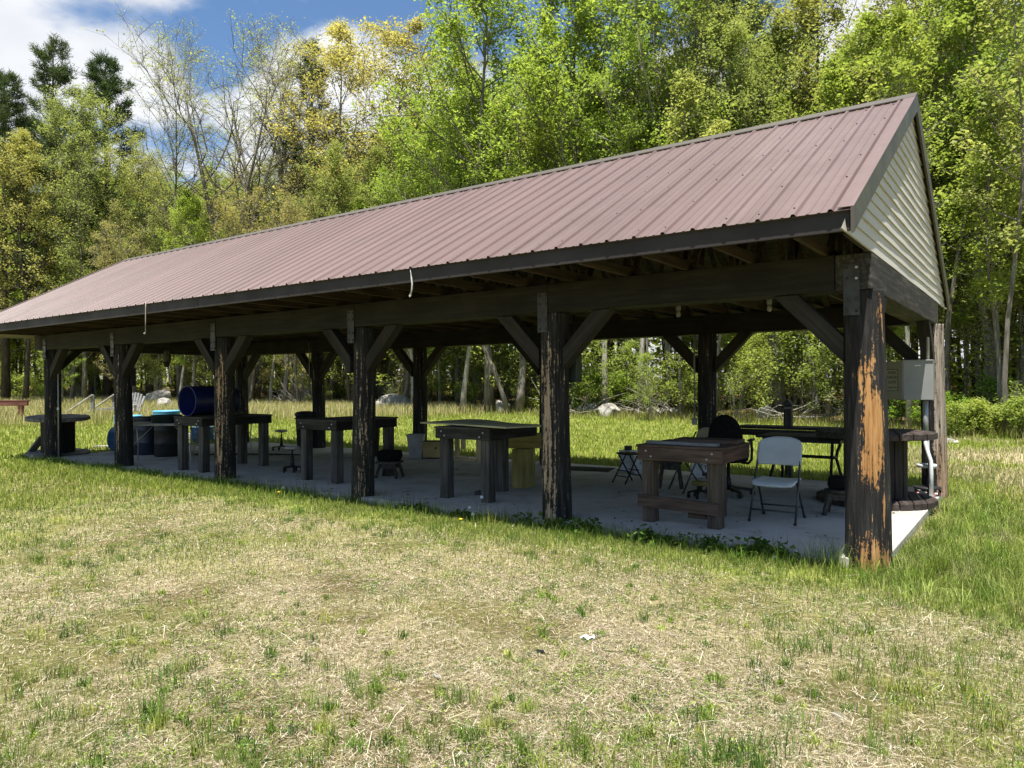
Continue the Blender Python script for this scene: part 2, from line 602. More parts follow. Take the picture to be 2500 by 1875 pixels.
M['navy'] = plain('navy_barrel', (0.010, 0.016, 0.035), 0.42, 0, 0.25, 3, 0.5)
M['mid_blue'] = plain('blue_barrel', (0.018, 0.075, 0.19), 0.42, 0, 0.2, 3, 0.5)
M['light_blue'] = plain('light_blue_plastic', (0.11, 0.38, 0.62), 0.5, 0, 0.1, 3, 0.4)
M['green_tub'] = plain('dark_green_tub', (0.018, 0.028, 0.022), 0.5, 0, 0.2, 5, 0.4)
M['tan'] = plain('tan_plastic', (0.3, 0.27, 0.19), 0.5, 0, 0.1, 5)
M['stool_pad'] = plain('stool_vinyl', (0.36, 0.35, 0.32), 0.55, 0, 0.15, 9)
M['pink'] = plain('pink_caster', (0.55, 0.2, 0.2), 0.5)
M['box_grey'] = plain('grey_enamel_cabinet', (0.26, 0.265, 0.26), 0.4, 0.1, 0.06, 3, 0.5)
M['box_door'] = plain('bounce_tinted_door', (0.28, 0.27, 0.18), 0.45, 0.0, 0.06, 3, 0.4)  # yellow-green of bounced light put into the door's base colour
M['conduit'] = plain('grey_conduit', (0.3, 0.31, 0.3), 0.4, 0.3, 0.1, 6)
M['conduit_white'] = plain('pale_conduit', (0.62, 0.64, 0.64), 0.4, 0.0, 0.08, 6)
M['sign_face'] = plain('sign_face', (0.34, 0.33, 0.23), 0.5, 0, 0.06, 5)
M['ink'] = plain('black_ink', (0.012, 0.012, 0.012), 0.6)
M['paper_white'] = plain('white_paper', (0.75, 0.75, 0.74), 0.7, 0, 0.08, 30)
M['strap'] = plain('white_plastic_strip', (0.40, 0.40, 0.37), 0.5)
M['owl'] = plain('grey_brown_decoy', (0.13, 0.12, 0.09), 0.7, 0, 0.35, 18)
M['owl_dark'] = plain('dark_decoy', (0.035, 0.03, 0.024), 0.7, 0, 0.3, 18)
M['rope'] = plain('rope', (0.3, 0.27, 0.22), 0.9)
M['rubber'] = plain('rubber_mat', (0.018, 0.018, 0.018), 0.85, 0, 0.3, 40, 0.2, 0.5)
M['bulb'] = plain('frosted_bulb', (0.32, 0.32, 0.3), 0.2)


def concrete():
    m, n, l, p = new_mat('concrete')
    v = coords(n, l, (1, 1, 1), jitter=False)
    a = node(n, 'ShaderNodeTexNoise', Scale=0.9, Detail=8.0, Roughness=0.6); l.new(v, a.inputs['Vector'])
    b = node(n, 'ShaderNodeTexNoise', Scale=60.0, Detail=3.0); l.new(v, b.inputs['Vector'])
    c = ramp(n, l, a.outputs['Fac'], [(0.3, (0.33, 0.315, 0.285)), (0.5, (0.41, 0.395, 0.36)), (0.7, (0.48, 0.465, 0.43))])
    d = ramp(n, l, b.outputs['Fac'], [(0.3, (0.88, 0.88, 0.88)), (0.7, (1.05, 1.05, 1.05))])
    st = node(n, 'ShaderNodeTexNoise', Scale=2.3, Detail=5.0, Roughness=0.7); l.new(v, st.inputs['Vector'])
    s2 = ramp(n, l, st.outputs['Fac'], [(0.30, (0.60, 0.58, 0.54)), (0.47, (1, 1, 1)), (0.75, (1.06, 1.05, 1.03))])
    c = mixc(n, l, 1.0, c, s2, 'MULTIPLY')
    l.new(mixc(n, l, 1.0, c, d, 'MULTIPLY'), p.inputs['Base Color'])
    p.inputs['Roughness'].default_value = 0.85
    p.inputs['Specular IOR Level'].default_value = 0.25
    bump(n, l, b.outputs['Fac'], p, 0.15, 0.004)
    return m


def stone_mat():
    m, n, l, p = new_mat('stone')
    v = coords(n, l, (1, 1, 1))
    a = node(n, 'ShaderNodeTexNoise', Scale=3.0, Detail=9.0, Roughness=0.7); l.new(v, a.inputs['Vector'])
    l.new(ramp(n, l, a.outputs['Fac'], [(0.3, (0.10, 0.092, 0.078)), (0.5, (0.24, 0.228, 0.195)), (0.68, (0.42, 0.40, 0.355))]), p.inputs['Base Color'])
    p.inputs['Roughness'].default_value = 0.95
    bump(n, l, a.outputs['Fac'], p, 0.8, 0.05)
    return m


M['concrete'] = concrete()
M['stone'] = stone_mat()

# ------------------------------------------------------------------ terrain
# edge of the wood, as seen from the lawn (world XY, right to left)
EDGE = np.array([(40, 22), (12, 19.5), (0.8, 17.8), (-1.0, 17.2), (-6.4, 20.0), (-12.3, 20.8), (-17.4, 20.9), (-25.4, 21.4),
                 (-33, 21.0), (-45.6, 19.0), (-59, 14.5), (-74, 8.5), (-110, -8)], float)


def edge_depth(x, y):
    """signed distance behind the edge of the wood (positive = inside the wood), approximate"""
    xs = EDGE[::-1, 0]; ys = EDGE[::-1, 1]
    ye = np.interp(x, xs, ys)
    sl = np.gradient(ys, xs)
    s = np.interp(x, xs, sl)
    return (np.asarray(y) - ye) / np.sqrt(1 + s * s)


def ground_z(x, y):
    x = np.asarray(x, float); y = np.asarray(y, float)
    d = edge_depth(x, y)
    z = -0.085 + 0.0 * x
    far = np.hypot(x - 1.16, y + 6.63)
    z = z + 0.012 * np.clip(far - 24, 0, 60) * sstep(0, 10, y + 3 + 0.0 * x)
    z = z + 0.022 * np.clip(d + 1.0, 0, 60)
    # gentle unevenness away from the slab
    dx = np.maximum(np.maximum(-15.7 - x, x - 0.2), 0)
    dy = np.maximum(np.maximum(-0.2 - y, y - 4.8), 0)
    away = sstep(0.1, 2.5, np.hypot(dx, dy))
    z = z + away * (0.10 * (fbm(x, y, 6.0, 3) - 0.5) + 0.03 * (vnoise(x, y, 0.9, 5) - 0.5))
    return z


def ground_mat():
    m, n, l, p = new_mat('ground')
    tc = n.new('ShaderNodeTexCoord')
    v = tc.outputs['Object']
    at = node(n, 'ShaderNodeAttribute', attribute_name='tint')
    a = node(n, 'ShaderNodeTexNoise', Scale=45.0, Detail=6.0, Roughness=0.75); l.new(v, a.inputs['Vector'])
    b = node(n, 'ShaderNodeTexNoise', Scale=3.0, Detail=6.0, Roughness=0.65); l.new(v, b.inputs['Vector'])
    c = node(n, 'ShaderNodeTexNoise', Scale=140.0, Detail=3.0, Roughness=0.7); l.new(v, c.inputs['Vector'])
    f = ramp(n, l, a.outputs['Fac'], [(0.28, (0.30, 0.30, 0.30)), (0.5, (0.90, 0.90, 0.90)), (0.72, (1.7, 1.62, 1.5))])
    g = ramp(n, l, b.outputs['Fac'], [(0.3, (0.72, 0.74, 0.72)), (0.7, (1.22, 1.18, 1.12))])
    h = ramp(n, l, c.outputs['Fac'], [(0.3, (0.65, 0.65, 0.65)), (0.7, (1.3, 1.3, 1.3))])
    x = mixc(n, l, 1.0, at.outputs['Color'], f, 'MULTIPLY')
    x = mixc(n, l, 1.0, x, g, 'MULTIPLY')
    x = mixc(n, l, 1.0, x, h, 'MULTIPLY')
    l.new(x, p.inputs['Base Color'])
    p.inputs['Roughness'].default_value = 1.0
    p.inputs['Specular IOR Level'].default_value = 0.05
    bump(n, l, a.outputs['Fac'], p, 0.6, 0.03)
    return m


STRAW = np.array((0.27, 0.22, 0.145))
SOIL = np.array((0.095, 0.066, 0.042))
LAWN = np.array((0.15, 0.20, 0.035))
OLIVE = np.array((0.26, 0.24, 0.09))
LITTER = np.array((0.17, 0.13, 0.06))


def green_amount(x, y):
    """0 = straw and soil, 1 = lush lawn"""
    x = np.asarray(x, float); y = np.asarray(y, float)
    n1 = fbm(x, y, 1.6, 11, 4)
    n2 = fbm(x, y, 4.5, 29, 3)
    g = 0.31 + 0.62 * (n1 - 0.5) * 2 * 0.6 + 0.5 * (n2 - 0.5)
    g = g + 0.16 * sstep(-1.5, -6, x)                       # greener to the left
    g = g + 0.75 * sstep(-1.35, -0.45, y) * sstep(0.8, -0.2, x) * (y < 1)      # strip along the slab
    right = sstep(0.1, 0.4, x) * sstep(2.9, 2.1, x + 0.25 * np.maximum(y, 0)) * sstep(-1.7, -0.6, y) * sstep(5.5, 3.5, y)
    g = np.maximum(g, right * 1.0)
    back = sstep(4.3, 5.2, y) * (x < 0.6)
    g = np.where(y > 4.0, np.maximum(g * 0.6 + 0.35, back * 0.92), g)
    left = sstep(-15.5, -17.5, x) * sstep(-6.0, -1.0, y)
    g = np.maximum(g, left * 0.9)
    return np.clip(g, 0, 1)


def ground_tint(x, y):
    g = green_amount(x, y)[:, None]
    n = fbm(x, y, 0.8, 41, 3)[:, None]
    n3 = fbm(x, y, 0.6, 71, 3)[:, None]
    base = STRAW * (0.70 + 0.5 * n)
    soil = 0.9 * sstep(0.50, 0.64, n3 + 0.10 * sstep(-3.6, -6.0, y)[:, None] * sstep(-4, 0, x)[:, None])
    base = base * (1 - soil) + SOIL * soil * 1.1 + 0 * base
    c = base * (1 - g) + (LAWN * 0.9 + OLIVE * 0.35) * g
    d = edge_depth(x, y)[:, None]
    far = np.hypot(x - 1.16, y + 6.63)[:, None]
    meadow = sstep(28, 36, far) * sstep(-16, -24, x[:, None])
    c = c * (1 - meadow * 0.8) + np.array((0.34, 0.31, 0.14)) * meadow * 0.8
    w = sstep(-0.6, 1.2, d + (vnoise(x, y, 1.7, 9)[:, None] - 0.5) * 2)
    c = c * (1 - w) + LITTER * (0.7 + 0.6 * n) * w
    # bare dry track behind, right
    tr = sstep(6.8, 7.8, y)[:, None] * sstep(13.5, 11.5, y)[:, None] * sstep(-1.6, 0.4, x)[:, None] * sstep(0.42, 0.6, fbm(x, y * 2.4, 2.4, 55)[:, None])
    c = c * (1 - 0.8 * tr) + np.array((0.50, 0.43, 0.28)) * 0.8 * tr
    return c


M['ground'] = ground_mat()


def build_ground():
    # one sheet: fine near the camera, coarse to the horizon
    def axis(lo, hi, c0, c1, fine, coarse_n):
        a = np.arange(c0, c1 + 1e-6, fine)
        l = c0 - np.geomspace(fine, c0 - lo, coarse_n)[::-1]
        r = c1 + np.geomspace(fine, hi - c1, coarse_n)
        return np.concatenate([l, a, r])
    xs = axis(-900, 700, -20, 8, 0.14, 60)
    ys = axis(-300, 1100, -7.5, 10, 0.14, 60)
    X, Y = np.meshgrid(xs, ys)
    X = X.ravel(); Y = Y.ravel()
    Z = ground_z(X, Y)
    # sink under the slab
    inside = (X > -15.5) & (X < 0.0) & (Y > 0.0) & (Y < 4.6)
    Z = np.where(inside, -0.14, Z)
    Z = np.clip(Z, -1, 14)
    nx, ny = len(xs), len(ys)
    i = np.arange(nx - 1)[None, :] + nx * np.arange(ny - 1)[:, None]
    i = i.ravel()
    F = np.stack([i, i + 1, i + nx + 1, i + nx], 1)
    me = fast_mesh('ground', np.stack([X, Y, Z], 1), [F], M['ground'], ground_tint(X, Y))
    o = link('ground', me, smooth=True)
    tag(o, 'dry lawn of straw coloured turf with green patches around the pavilion', 'ground', kind='structure')


build_ground()

# ------------------------------------------------------------------ slab
POSTX = [0.0, -3.05, -6.043, -9.194, -12.405, -15.362]
YB = 4.445


def build_slab():
    mb = MB()
    xs = [0.14] + [POSTX[i] + 0.0 for i in range(1, 5)] + [-15.62]
    g = 0.004
    for i in range(5):
        x1 = xs[i] - (g if i else 0); x0 = xs[i + 1] + (g if i < 4 else 0)
        for y0, y1 in ((-0.13, 2.15 - g), (2.15 + g, 4.76)):
            mb.bx(x0, x1, y0, y1, -0.16, 0.0)
    mb.bx(-15.6, 0.12, -0.11, 4.74, -0.165, -0.012)
    o = mb.build('concrete_slab', M['concrete'], bevel=0.006)
    tag(o, 'grey concrete floor slab under the open pavilion', 'slab', kind='structure')


build_slab()

# ------------------------------------------------------------------ pavilion
ZB0, ZB1 = 2.21, 2.507
EAVE_Y, EAVE_Z = -1.095, 2.675
XR, XL = 0.115, -16.80
YR, ZR = 2.222, 4.509
BACK_Y = 2 * YR - EAVE_Y
SLOPE = (ZR - EAVE_Z) / (YR - EAVE_Y)
pav = thing('pavilion', 'long open timber pavilion with brown metal roof and log posts', 'pavilion', (0, 0, 0))


def rz_at(y):
    return ZR - SLOPE * abs(y - YR)


def make_post(x, y, r0, r1, z0, z1, bare, seed, n=40, rows=90, warm=0.5):
    """log with wobble; bare(theta, z) -> float array"""
    th = np.linspace(0, 2 * PI, n, endpoint=False)
    zz = np.linspace(z0, z1, rows)
    T, Z = np.meshgrid(th, zz)
    rr = r0 + (r1 - r0) * (Z - z0) / (z1 - z0)
    rr = rr + 0.007 * (vnoise(T * 3 + seed * 7, Z, 0.8, seed) - 0.5) * 2 + 0.0035 * (vnoise(T * 9 + seed, Z * 0.3, 0.35, seed + 3) - 0.5) * 2
    rr = rr * (1 + 0.03 * np.exp(-(Z - z0) / 0.15))
    # seam
    rr[:, 0] = rr[:, 0]
    ox = 0.012 * np.sin(Z * 1.7 + seed); oy = 0.012 * np.cos(Z * 1.3 + seed * 2)
    V = np.stack([rr * np.cos(T) + ox, rr * np.sin(T) + oy, Z], -1).reshape(-1, 3)
    i = (np.arange(rows - 1)[:, None] * n + np.arange(n)[None, :])
    j = (np.arange(rows - 1)[:, None] * n + (np.arange(n)[None, :] + 1) % n)
    F = np.stack([i.ravel(), j.ravel(), j.ravel() + n, i.ravel() + n], 1)
    cap = np.arange((rows - 1) * n, rows * n)[None, :]
    b = bare(T, Z).ravel()
    me = fast_mesh('post', V, [F, cap], M['log'], val=b)
    a = me.attributes.new('warm', 'FLOAT', 'POINT')
    w = np.broadcast_to(np.asarray(warm(T, Z) if callable(warm) else warm), T.shape).ravel()
    a.data.foreach_set('value', np.ascontiguousarray(w, np.float32))
    o = link('post', me, pav, smooth=True)
    o.location = (x, y, 0)
    return o


def adist(T, a):
    return np.abs((T - a + PI) % (2 * PI) - PI)


def bare_std(dirn, width, amount, seed):
    def f(T, Z):
        b = amount * np.exp(-(adist(T, dirn) / width) ** 2)
        b = b * sstep(2.1, 1.5, Z + 0.4 * (vnoise(T * 4, Z, 0.5, seed) - 0.5))
        return b - 0.22 + 0.18 * (vnoise(T * 5, Z, 0.7, seed + 5) - 0.5)
    return f


def bare0(T, Z):
    # the near corner post: big bare patches on its sunny right-front side
    c = R(-68)
    b = -0.26 + 0.0 * T
    def patch(ang, zc, wa, wz, k):
        return k * np.exp(-(adist(T, ang) / wa) ** 2.4 - np.abs((Z - zc) / wz) ** 2.4)
    b = b + patch(c + 0.1, 1.22, 0.56, 0.20, 0.40) + patch(c - 0.28, 1.52, 0.42, 0.17, 0.32)
    b = b + patch(c + 0.12, 0.95, 0.58, 0.23, 0.38) + patch(c - 0.1, 0.70, 0.58, 0.18, 0.32)
    b = b + patch(c + 0.55, 0.45, 0.12, 0.18, 0.38) + patch(c + 0.1, -0.05, 1.1, 0.26, 0.40)
    b = b + patch(R(-28), 1.98, 0.35, 0.24, 0.25) + patch(c + 0.2, 1.7, 0.25, 0.2, 0.16)
    return b + 0.10 * (vnoise(T * 6, Z, 0.3, 77) - 0.5)


cam_dirs = [math.atan2(CAM.y - 0, CAM.x - px) for px in POSTX]
rad = [0.158, 0.152, 0.140, 0.148, 0.148, 0.145]
make_post(0, 0, 0.178, 0.150, -0.13, 2.208, bare0, 1, 64, 160, 0.95)
make_post(POSTX[1], 0, 0.158, 0.150, -0.13, 2.208, bare_std(cam_dirs[1] - 0.62, 0.55, 0.32, 3), 3, 56, 130, 0.28)
make_post(POSTX[2], 0, 0.150, 0.143, -0.13, 2.208, bare_std(cam_dirs[2] - 0.2, 0.75, 0.15, 5), 5, 48, 110, 0.35)
make_post(POSTX[3], 0, 0.155, 0.145, -0.13, 2.208, bare_std(cam_dirs[3] - 0.6, 0.8, 0.26, 8), 8, 44, 100, 0.5)
make_post(POSTX[4], 0, 0.155, 0.147, -0.13, 2.208, bare_std(cam_dirs[4] - 0.8, 0.5, 0.15, 9), 9, 40, 90, 0.3)
make_post(POSTX[5], 0, 0.158, 0.150, -0.13, 2.208, bare_std(cam_dirs[5] + 0.3, 0.7, 0.1, 12), 12, 40, 90, 0.5)
for k, px in enumerate(POSTX):
    if k == 0:
        f = lambda T, Z: -0.30 + 0.62 * np.exp(-(adist(T, R(-35)) / 1.0) ** 4) * (0.8 + 0.5 * (vnoise(T * 5, Z, .5, 4) - .5))
        make_post(px + 0.03, YB + 0.02, 0.150, 0.135, -0.13, 2.208, f, 20, 44, 100, lambda T, Z: 0.06 + 0.3 * sstep(0.9, 0.3, Z))
    else:
        make_post(px, YB, 0.15, 0.142, -0.13, 2.208, bare_std(0, 0.5, 0.05, 30 + k), 21 + k, 32, 60, 0.3)

# long beams, one timber per bay
for y0, y1 in ((-0.16, 0.13), (YB - 0.15, YB + 0.14)):
    ends = [-0.205] + POSTX[1:5] + [-15.53]
    for i in range(5):
        mb = MB()
        dy = 0.0015 * (i % 2)
        mb.bx(ends[i + 1] + 0.002, ends[i] - 0.002, y0 - dy, y1 + dy, ZB0 + 0.001 * (i % 2), ZB1 - 0.0015 * (i % 2))
        mb.build('beam', M['beam'], pav, bevel=0.006)
# end beams across the gables
for x0, x1 in ((-0.2, 0.078), (-15.53 + 0.002 - 0.25, -15.532)):
    MB().bx(x0, x1, -0.163, YB + 0.153, ZB0 - 0.002, ZB1 - 0.004).build('end_beam', M['beam_y'], pav, bevel=0.006)


def brace(a, b, w=0.14, d=0.14):
    up = (0, 1, 0) if abs(a[1] - b[1]) < 0.01 else (1, 0, 0)
    a_, b_ = Vector(a), Vector(b)
    # local mesh with z along the brace so the grain follows it
    L = (b_ - a_).length
    z = (b_ - a_).normalized()
    x = Vector(up)
    x = (x - z * x.dot(z)).normalized()
    y = z.cross(x)
    mb = MB()
    hw, hd = w / 2, d / 2
    # ends cut: lower end vertical, upper end horizontal
    vz = z.z
    hz = math.sqrt(max(1e-6, 1 - vz * vz))
    vs = []
    for end in (0, 1):
        for sx, sy in ((-1, -1), (1, -1), (1, 1), (-1, 1)):
            t = 0.0 if end == 0 else L
            p = Vector((sx * hd, sy * hw, 0))
            wy = y.z * sy * hw
            if end == 1:
                t = L - wy / max(0.3, vz)
            else:
                hdir = Vector((z.x, z.y, 0)).normalized()
                t = -(y.dot(hdir) * sy * hw) / max(0.3, z.dot(hdir))
            vs.append(Vector((p.x, p.y, t)))
    mb.add(vs, [(0, 3, 2, 1), (4, 5, 6, 7), (0, 1, 5, 4), (1, 2, 6, 5), (2, 3, 7, 6), (3, 0, 4, 7)])
    o = mb.build('brace', M['brace'], pav, bevel=0.004)
    o.matrix_local = Matrix.Translation(a_) @ Matrix((x, y, z)).transposed().to_4x4()
    return o


for yb in (-0.03, YB - 0.02):
    for i, px in enumerate(POSTX):
        for s in (-1, 1):
            if i == 0 and s == 1: continue
            if i == 5 and s == -1: continue
            brace((px + s * 0.15, yb, 1.72), (px + s * 0.62, yb, 2.207), 0.15, 0.14)
for px in (0.0, -15.46):
    xx = 0.0 if px == 0 else -15.62
    brace((xx, 0.16, 1.78), (xx, 0.60, 2.205), 0.13, 0.12)
    brace((xx, YB - 0.16, 1.70), (xx, YB - 0.68, 2.205), 0.15, 0.14)

# steel tie plates with bolts over the beam joints
for i, px in enumerate(POSTX):
    if i == 5: cx = px + 0.07
    elif i == 0: cx = -0.075
    else: cx = px - 0.055
    mb = MB().bx(cx - 0.062, cx + 0.062, -0.1695, -0.1645, 2.0, 2.42)
    pl = mb.build('tie_plate', M['plate'], pav)
    for k, (bx_, bz) in enumerate([(s, z) for z in (2.035, 2.13, 2.30, 2.39) for s in (-0.038, 0.038)]):
        bb = MB().lathe([(0.013, 0), (0.013, 0.006), (0.0085, 0.012), (0, 0.0125)], 8, (0, 0, 0), False)
        o = bb.build('bolt', M['bolt'] if (bx_ > 0 and bz > 2.2 and i == 0) else M['plate'], pl)
        o.rotation_euler = (R(90), 0, 0)
        o.location = (cx + bx_, -0.1695, bz)


def roof_panel(front=True):
    pitch = 0.2548
    n = int((XR - XL) / pitch) + 1
    prof = []
    x = XR
    while x > XL:
        for dx, dz in ((0, 0), (0.020, 0.0), (0.034, 0.019), (0.052, 0.019), (0.066, 0), (0.108, 0), (0.114, 0.0045), (0.128, 0.0045), (0.134, 0),
                       (0.186, 0), (0.192, 0.0045), (0.206, 0.0045), (0.212, 0)):
            if x - dx - 0.10 > XL: prof.append((x - dx - 0.10, dz))
        x -= pitch
    prof = [(XR, 0)] + prof + [(XL, 0)]
    P = np.array(prof)
    ys = np.linspace(EAVE_Y - 0.03, YR, 6)
    nrm = np.array((0, -SLOPE, 1.0)); nrm /= np.linalg.norm(nrm)
    V = []
    rs = np.random.RandomState(4)
    for t, y in enumerate(ys):
        z = ZR - SLOPE * abs(y - YR)
        oil = 0.0025 * (vnoise(P[:, 0], P[:, 0] * 0 + y * 3, 0.5, 8) - 0.5) * (0 if t in (0, 5) else 1)
        V.append(np.stack([P[:, 0], y + nrm[1] * (P[:, 1] + oil), z + nrm[2] * (P[:, 1] + oil)], 1))
    k = len(P)
    V = np.concatenate(V)
    if not front:
        V[:, 1] = 2 * YR - V[:, 1]
    F = []
    for r in range(5):
        i = np.arange(k - 1) + r * k
        F.append(np.stack([i, i + k, i + k + 1, i + 1], 1))
    F = np.concatenate(F)
    if not front: F = F[:, ::-1]
    mb = MB()
    mb.v = [tuple(v) for v in V]; mb.f = [list(f) for f in F]; mb.m = [0] * len(F); mb.s = [False] * len(F)
    # screws
    mb.mi = 1
    if front:
        for row, y in enumerate((-0.95, -0.35, 0.25, 0.85, 1.45, 2.0)):
            xx = XR - 0.10 - 0.014 - 0.072
            j = 0
            while xx > XL + 0.3:
                if rs.rand() < 0.75:
                    xj = xx + rs.uniform(-.006, .006); yj = y + rs.uniform(-.02, .02)
                    c = Vector((xj, yj, rz_at(yj))) + Vector(nrm) * 0.004
                    mb.box(c, (0.011, 0.011, 0.007), Euler((math.atan(SLOPE), 0, rs.rand())).to_matrix())
                xx -= pitch * (1 if (row % 2 == 0) else 1)
    o = mb.build('roof_sheet', [M['brown_steel'], M['screw']], pav)
    return o


roof_panel(True)
roof_panel(False)
# sheathing just under the metal
for s in (-1, 1):
    mb = MB()
    ye = YR + s * (YR - EAVE_Y)
    y0, y1 = (ye, YR)
    nz = 0.006
    mb.add([(XL + .03, ye, rz_at(ye) - nz), (XR - .03, ye, rz_at(ye) - nz), (XR - .03, YR, ZR - nz), (XL + .03, YR, ZR - nz),
            (XL + .03, ye, rz_at(ye) - .02), (XR - .03, ye, rz_at(ye) - .02), (XR - .03, YR, ZR - .02), (XL + .03, YR, ZR - .02)],
           [(0, 1, 2, 3), (7, 6, 5, 4), (0, 4, 5, 1), (1, 5, 6, 2), (2, 6, 7, 3), (3, 7, 4, 0)])
    mb.build('roof_sheathing', M['sheath'], pav)

# ridge cap
mb = MB()
a = 0.135
for s in (-1, 1):
    y = YR + s * a
    z0 = rz_at(y) + 0.027
    z1 = ZR + 0.036
    mb.add([(XL - .01, y, z0), (XR + .012, y, z0), (XR + .012, YR, z1), (XL - .01, YR, z1),
            (XL - .01, y, z0 - .012), (XR + .012, y, z0 - .012)],
           [(0, 1, 2, 3) if s < 0 else (3, 2, 1, 0), (0, 4, 5, 1) if s < 0 else (1, 5, 4, 0)])
mb.build('ridge_cap', M['brown_trim'], pav)

# rake trim along both gable ends (front and back slope)
for gx, sx in ((XR, 1), (XL, -1)):
    for s in (-1, 1):
        mb = MB()
        ye = YR + s * (YR - EAVE_Y + 0.03)
        ze = ZR - SLOPE * abs(ye - YR)
        w = 0.10
        xo = gx + sx * 0.012
        xi = gx - sx * w
        up = 0.024
        dn = 0.165
        # top flange
        mb.add([(xi, ye, ze + up), (xo, ye, ze + up), (xo, YR, ZR + up), (xi, YR, ZR + up),
                (xi, ye, ze + up - .004), (xo, ye, ze + up - .004), (xo, YR, ZR + up - .004), (xi, YR, ZR + up - .004)],
               [(0, 1, 2, 3), (4, 7, 6, 5), (0, 4, 5, 1), (1, 5, 6, 2), (2, 6, 7, 3), (3, 7, 4, 0)])
        mb.build('rake_cap', M['brown_steel'], pav)
        mb = MB()
        xi2 = xo - sx * 0.022
        mb.add([(xi2, ye, ze + up - .006), (xo, ye, ze + up - .006), (xo, YR, ZR + up - .006), (xi2, YR, ZR + up - .006),
                (xi2, ye, ze - dn), (xo, ye, ze - dn), (xo, YR, ZR - dn), (xi2, YR, ZR - dn)],
               [(0, 1, 2, 3), (4, 7, 6, 5), (0, 4, 5, 1), (1, 5, 6, 2), (2, 6, 7, 3), (3, 7, 4, 0)])
        mb.build('rake_trim', M['brown_trim'], pav)

# fascia boards (front and back), one length with a hairline joint
for s in (-1, 1):
    ye = YR + s * (YR - EAVE_Y)
    yo = ye - s * 0.004
    yi = ye - s * 0.03
    for xa, xb in ((-8.1, XR - 0.02), (XL + 0.02, -8.103)):
        MB().bx(xa, xb, min(yo, yi), max(yo, yi), 2.517, 2.668).build('fascia', M['fascia'], pav, bevel=0.003)


def siding(x, sx):
    """gable siding of lapped vinyl courses, each course a tilted strip with a drip edge, slightly wavy"""
    mb = MB()
    z0 = 2.508
    pitch = 0.1045
    rs = np.random.RandomState(3)
    k = 0
    z = z0
    while z < ZR - 0.1:
        zt = min(z + pitch, ZR - 0.09)
        half_b = (ZR - 0.10 - z) / SLOPE + 0.06
        half_t = max(0.01, (ZR - 0.10 - zt) / SLOPE + 0.06)
        nseg = max(4, int(half_b * 2 / 0.14))
        tb = np.linspace(-1, 1, nseg + 1)
        ob, mid, ot, drip = [], [], [], []
        for t in tb:
            yb_ = YR + t * half_b
            yt_ = YR + t * half_t
            w = 0.004 * (vnoise(yb_, k * 1.3, 0.55, 6) - 0.5) * 2
            drip.append((x + sx * (0.000), yb_, z + 0.001))
            ob.append((x + sx * (0.0155 + w), yb_, z))
            ot.append((x + sx * (0.001), yt_, zt))
        b = len(mb.v)
        vs = drip + ob + ot
        n = nseg + 1
        fs = []
        for i in range(nseg):
            q = (i, i + 1, n + i + 1, n + i)
            q2 = (n + i, n + i + 1, 2 * n + i + 1, 2 * n + i)
            if sx < 0: q, q2 = q[::-1], q2[::-1]
            fs += [q, q2]
        mb.add(vs, fs)
        z = zt
        k += 1
    return mb.build('gable_siding', M['vinyl'], pav)


siding(0.062, 1)
siding(XL + 0.06, -1)
# nailing board at the foot of the siding
MB().bx(0.035, 0.058, EAVE_Y + 0.06, BACK_Y - 0.06, 2.503, 2.60).build('gable_board', M['beam_y'], pav)

# trusses
def make_truss():
    mb = MB()
    t = 0.038
    zc = ZB1 + 0.002
    mb.bx(-t / 2, t / 2, EAVE_Y + 0.035, BACK_Y - 0.035, zc, zc + 0.088)
    for s in (-1, 1):
        a = Vector((0, YR + s * (YR - EAVE_Y - 0.05), rz_at(EAVE_Y + 0.05) - 0.075))
        b = Vector((0, YR + s * 0.01, ZR - 0.075))
        mb.bar(a, b, t - .002, 0.088, (1, 0, 0))
    zb = zc + 0.075
    for s in (-1, 1):
        for (y0, y1) in ((2.2, 1.25), (1.05, 1.3), (1.05, 0.12)):
            zt = rz_at(YR + y1) - 0.10
            mb.bar((0, YR + s * y0, zb), (0, YR + s * y1, zt), t - .006, 0.06, (1, 0, 0))
    # gang-nail plates
    for s in (-1, 1):
        for y0 in (2.2, 1.05):
            mb.bx(-t / 2 - .002, t / 2 + .002, YR + s * y0 - 0.07, YR + s * y0 + 0.07, zb - 0.03, zb + 0.035)
    return mb.build('truss', M['truss'], pav)


tr = make_truss()
tr.location = (-0.28, 0, 0)
for k in range(1, 26):
    c = tr.copy()
    col.objects.link(c)
    c.parent = pav
    c.location = (-0.28 - 0.613 * k, 0, 0)
# purlins under the sheathing and bracing on the bottom chords
for s in (-1, 1):
    for y in (0.45, 1.1, 1.75, 2.4, 2.95):
        z = ZR - SLOPE * y - 0.042
        mb = MB()
        mb.box((-8.3, YR + s * y, z), (16.4, 0.088, 0.03), Euler((-s * math.atan(SLOPE), 0, 0)).to_matrix())
        mb.build('purlin', M['sheath'], pav)
for y in (0.9, 3.5):
    MB().bx(-15.5, -0.3, y - 0.04, y + 0.04, ZB1 + 0.092, ZB1 + 0.128).build('lateral_brace', M['truss'], pav)

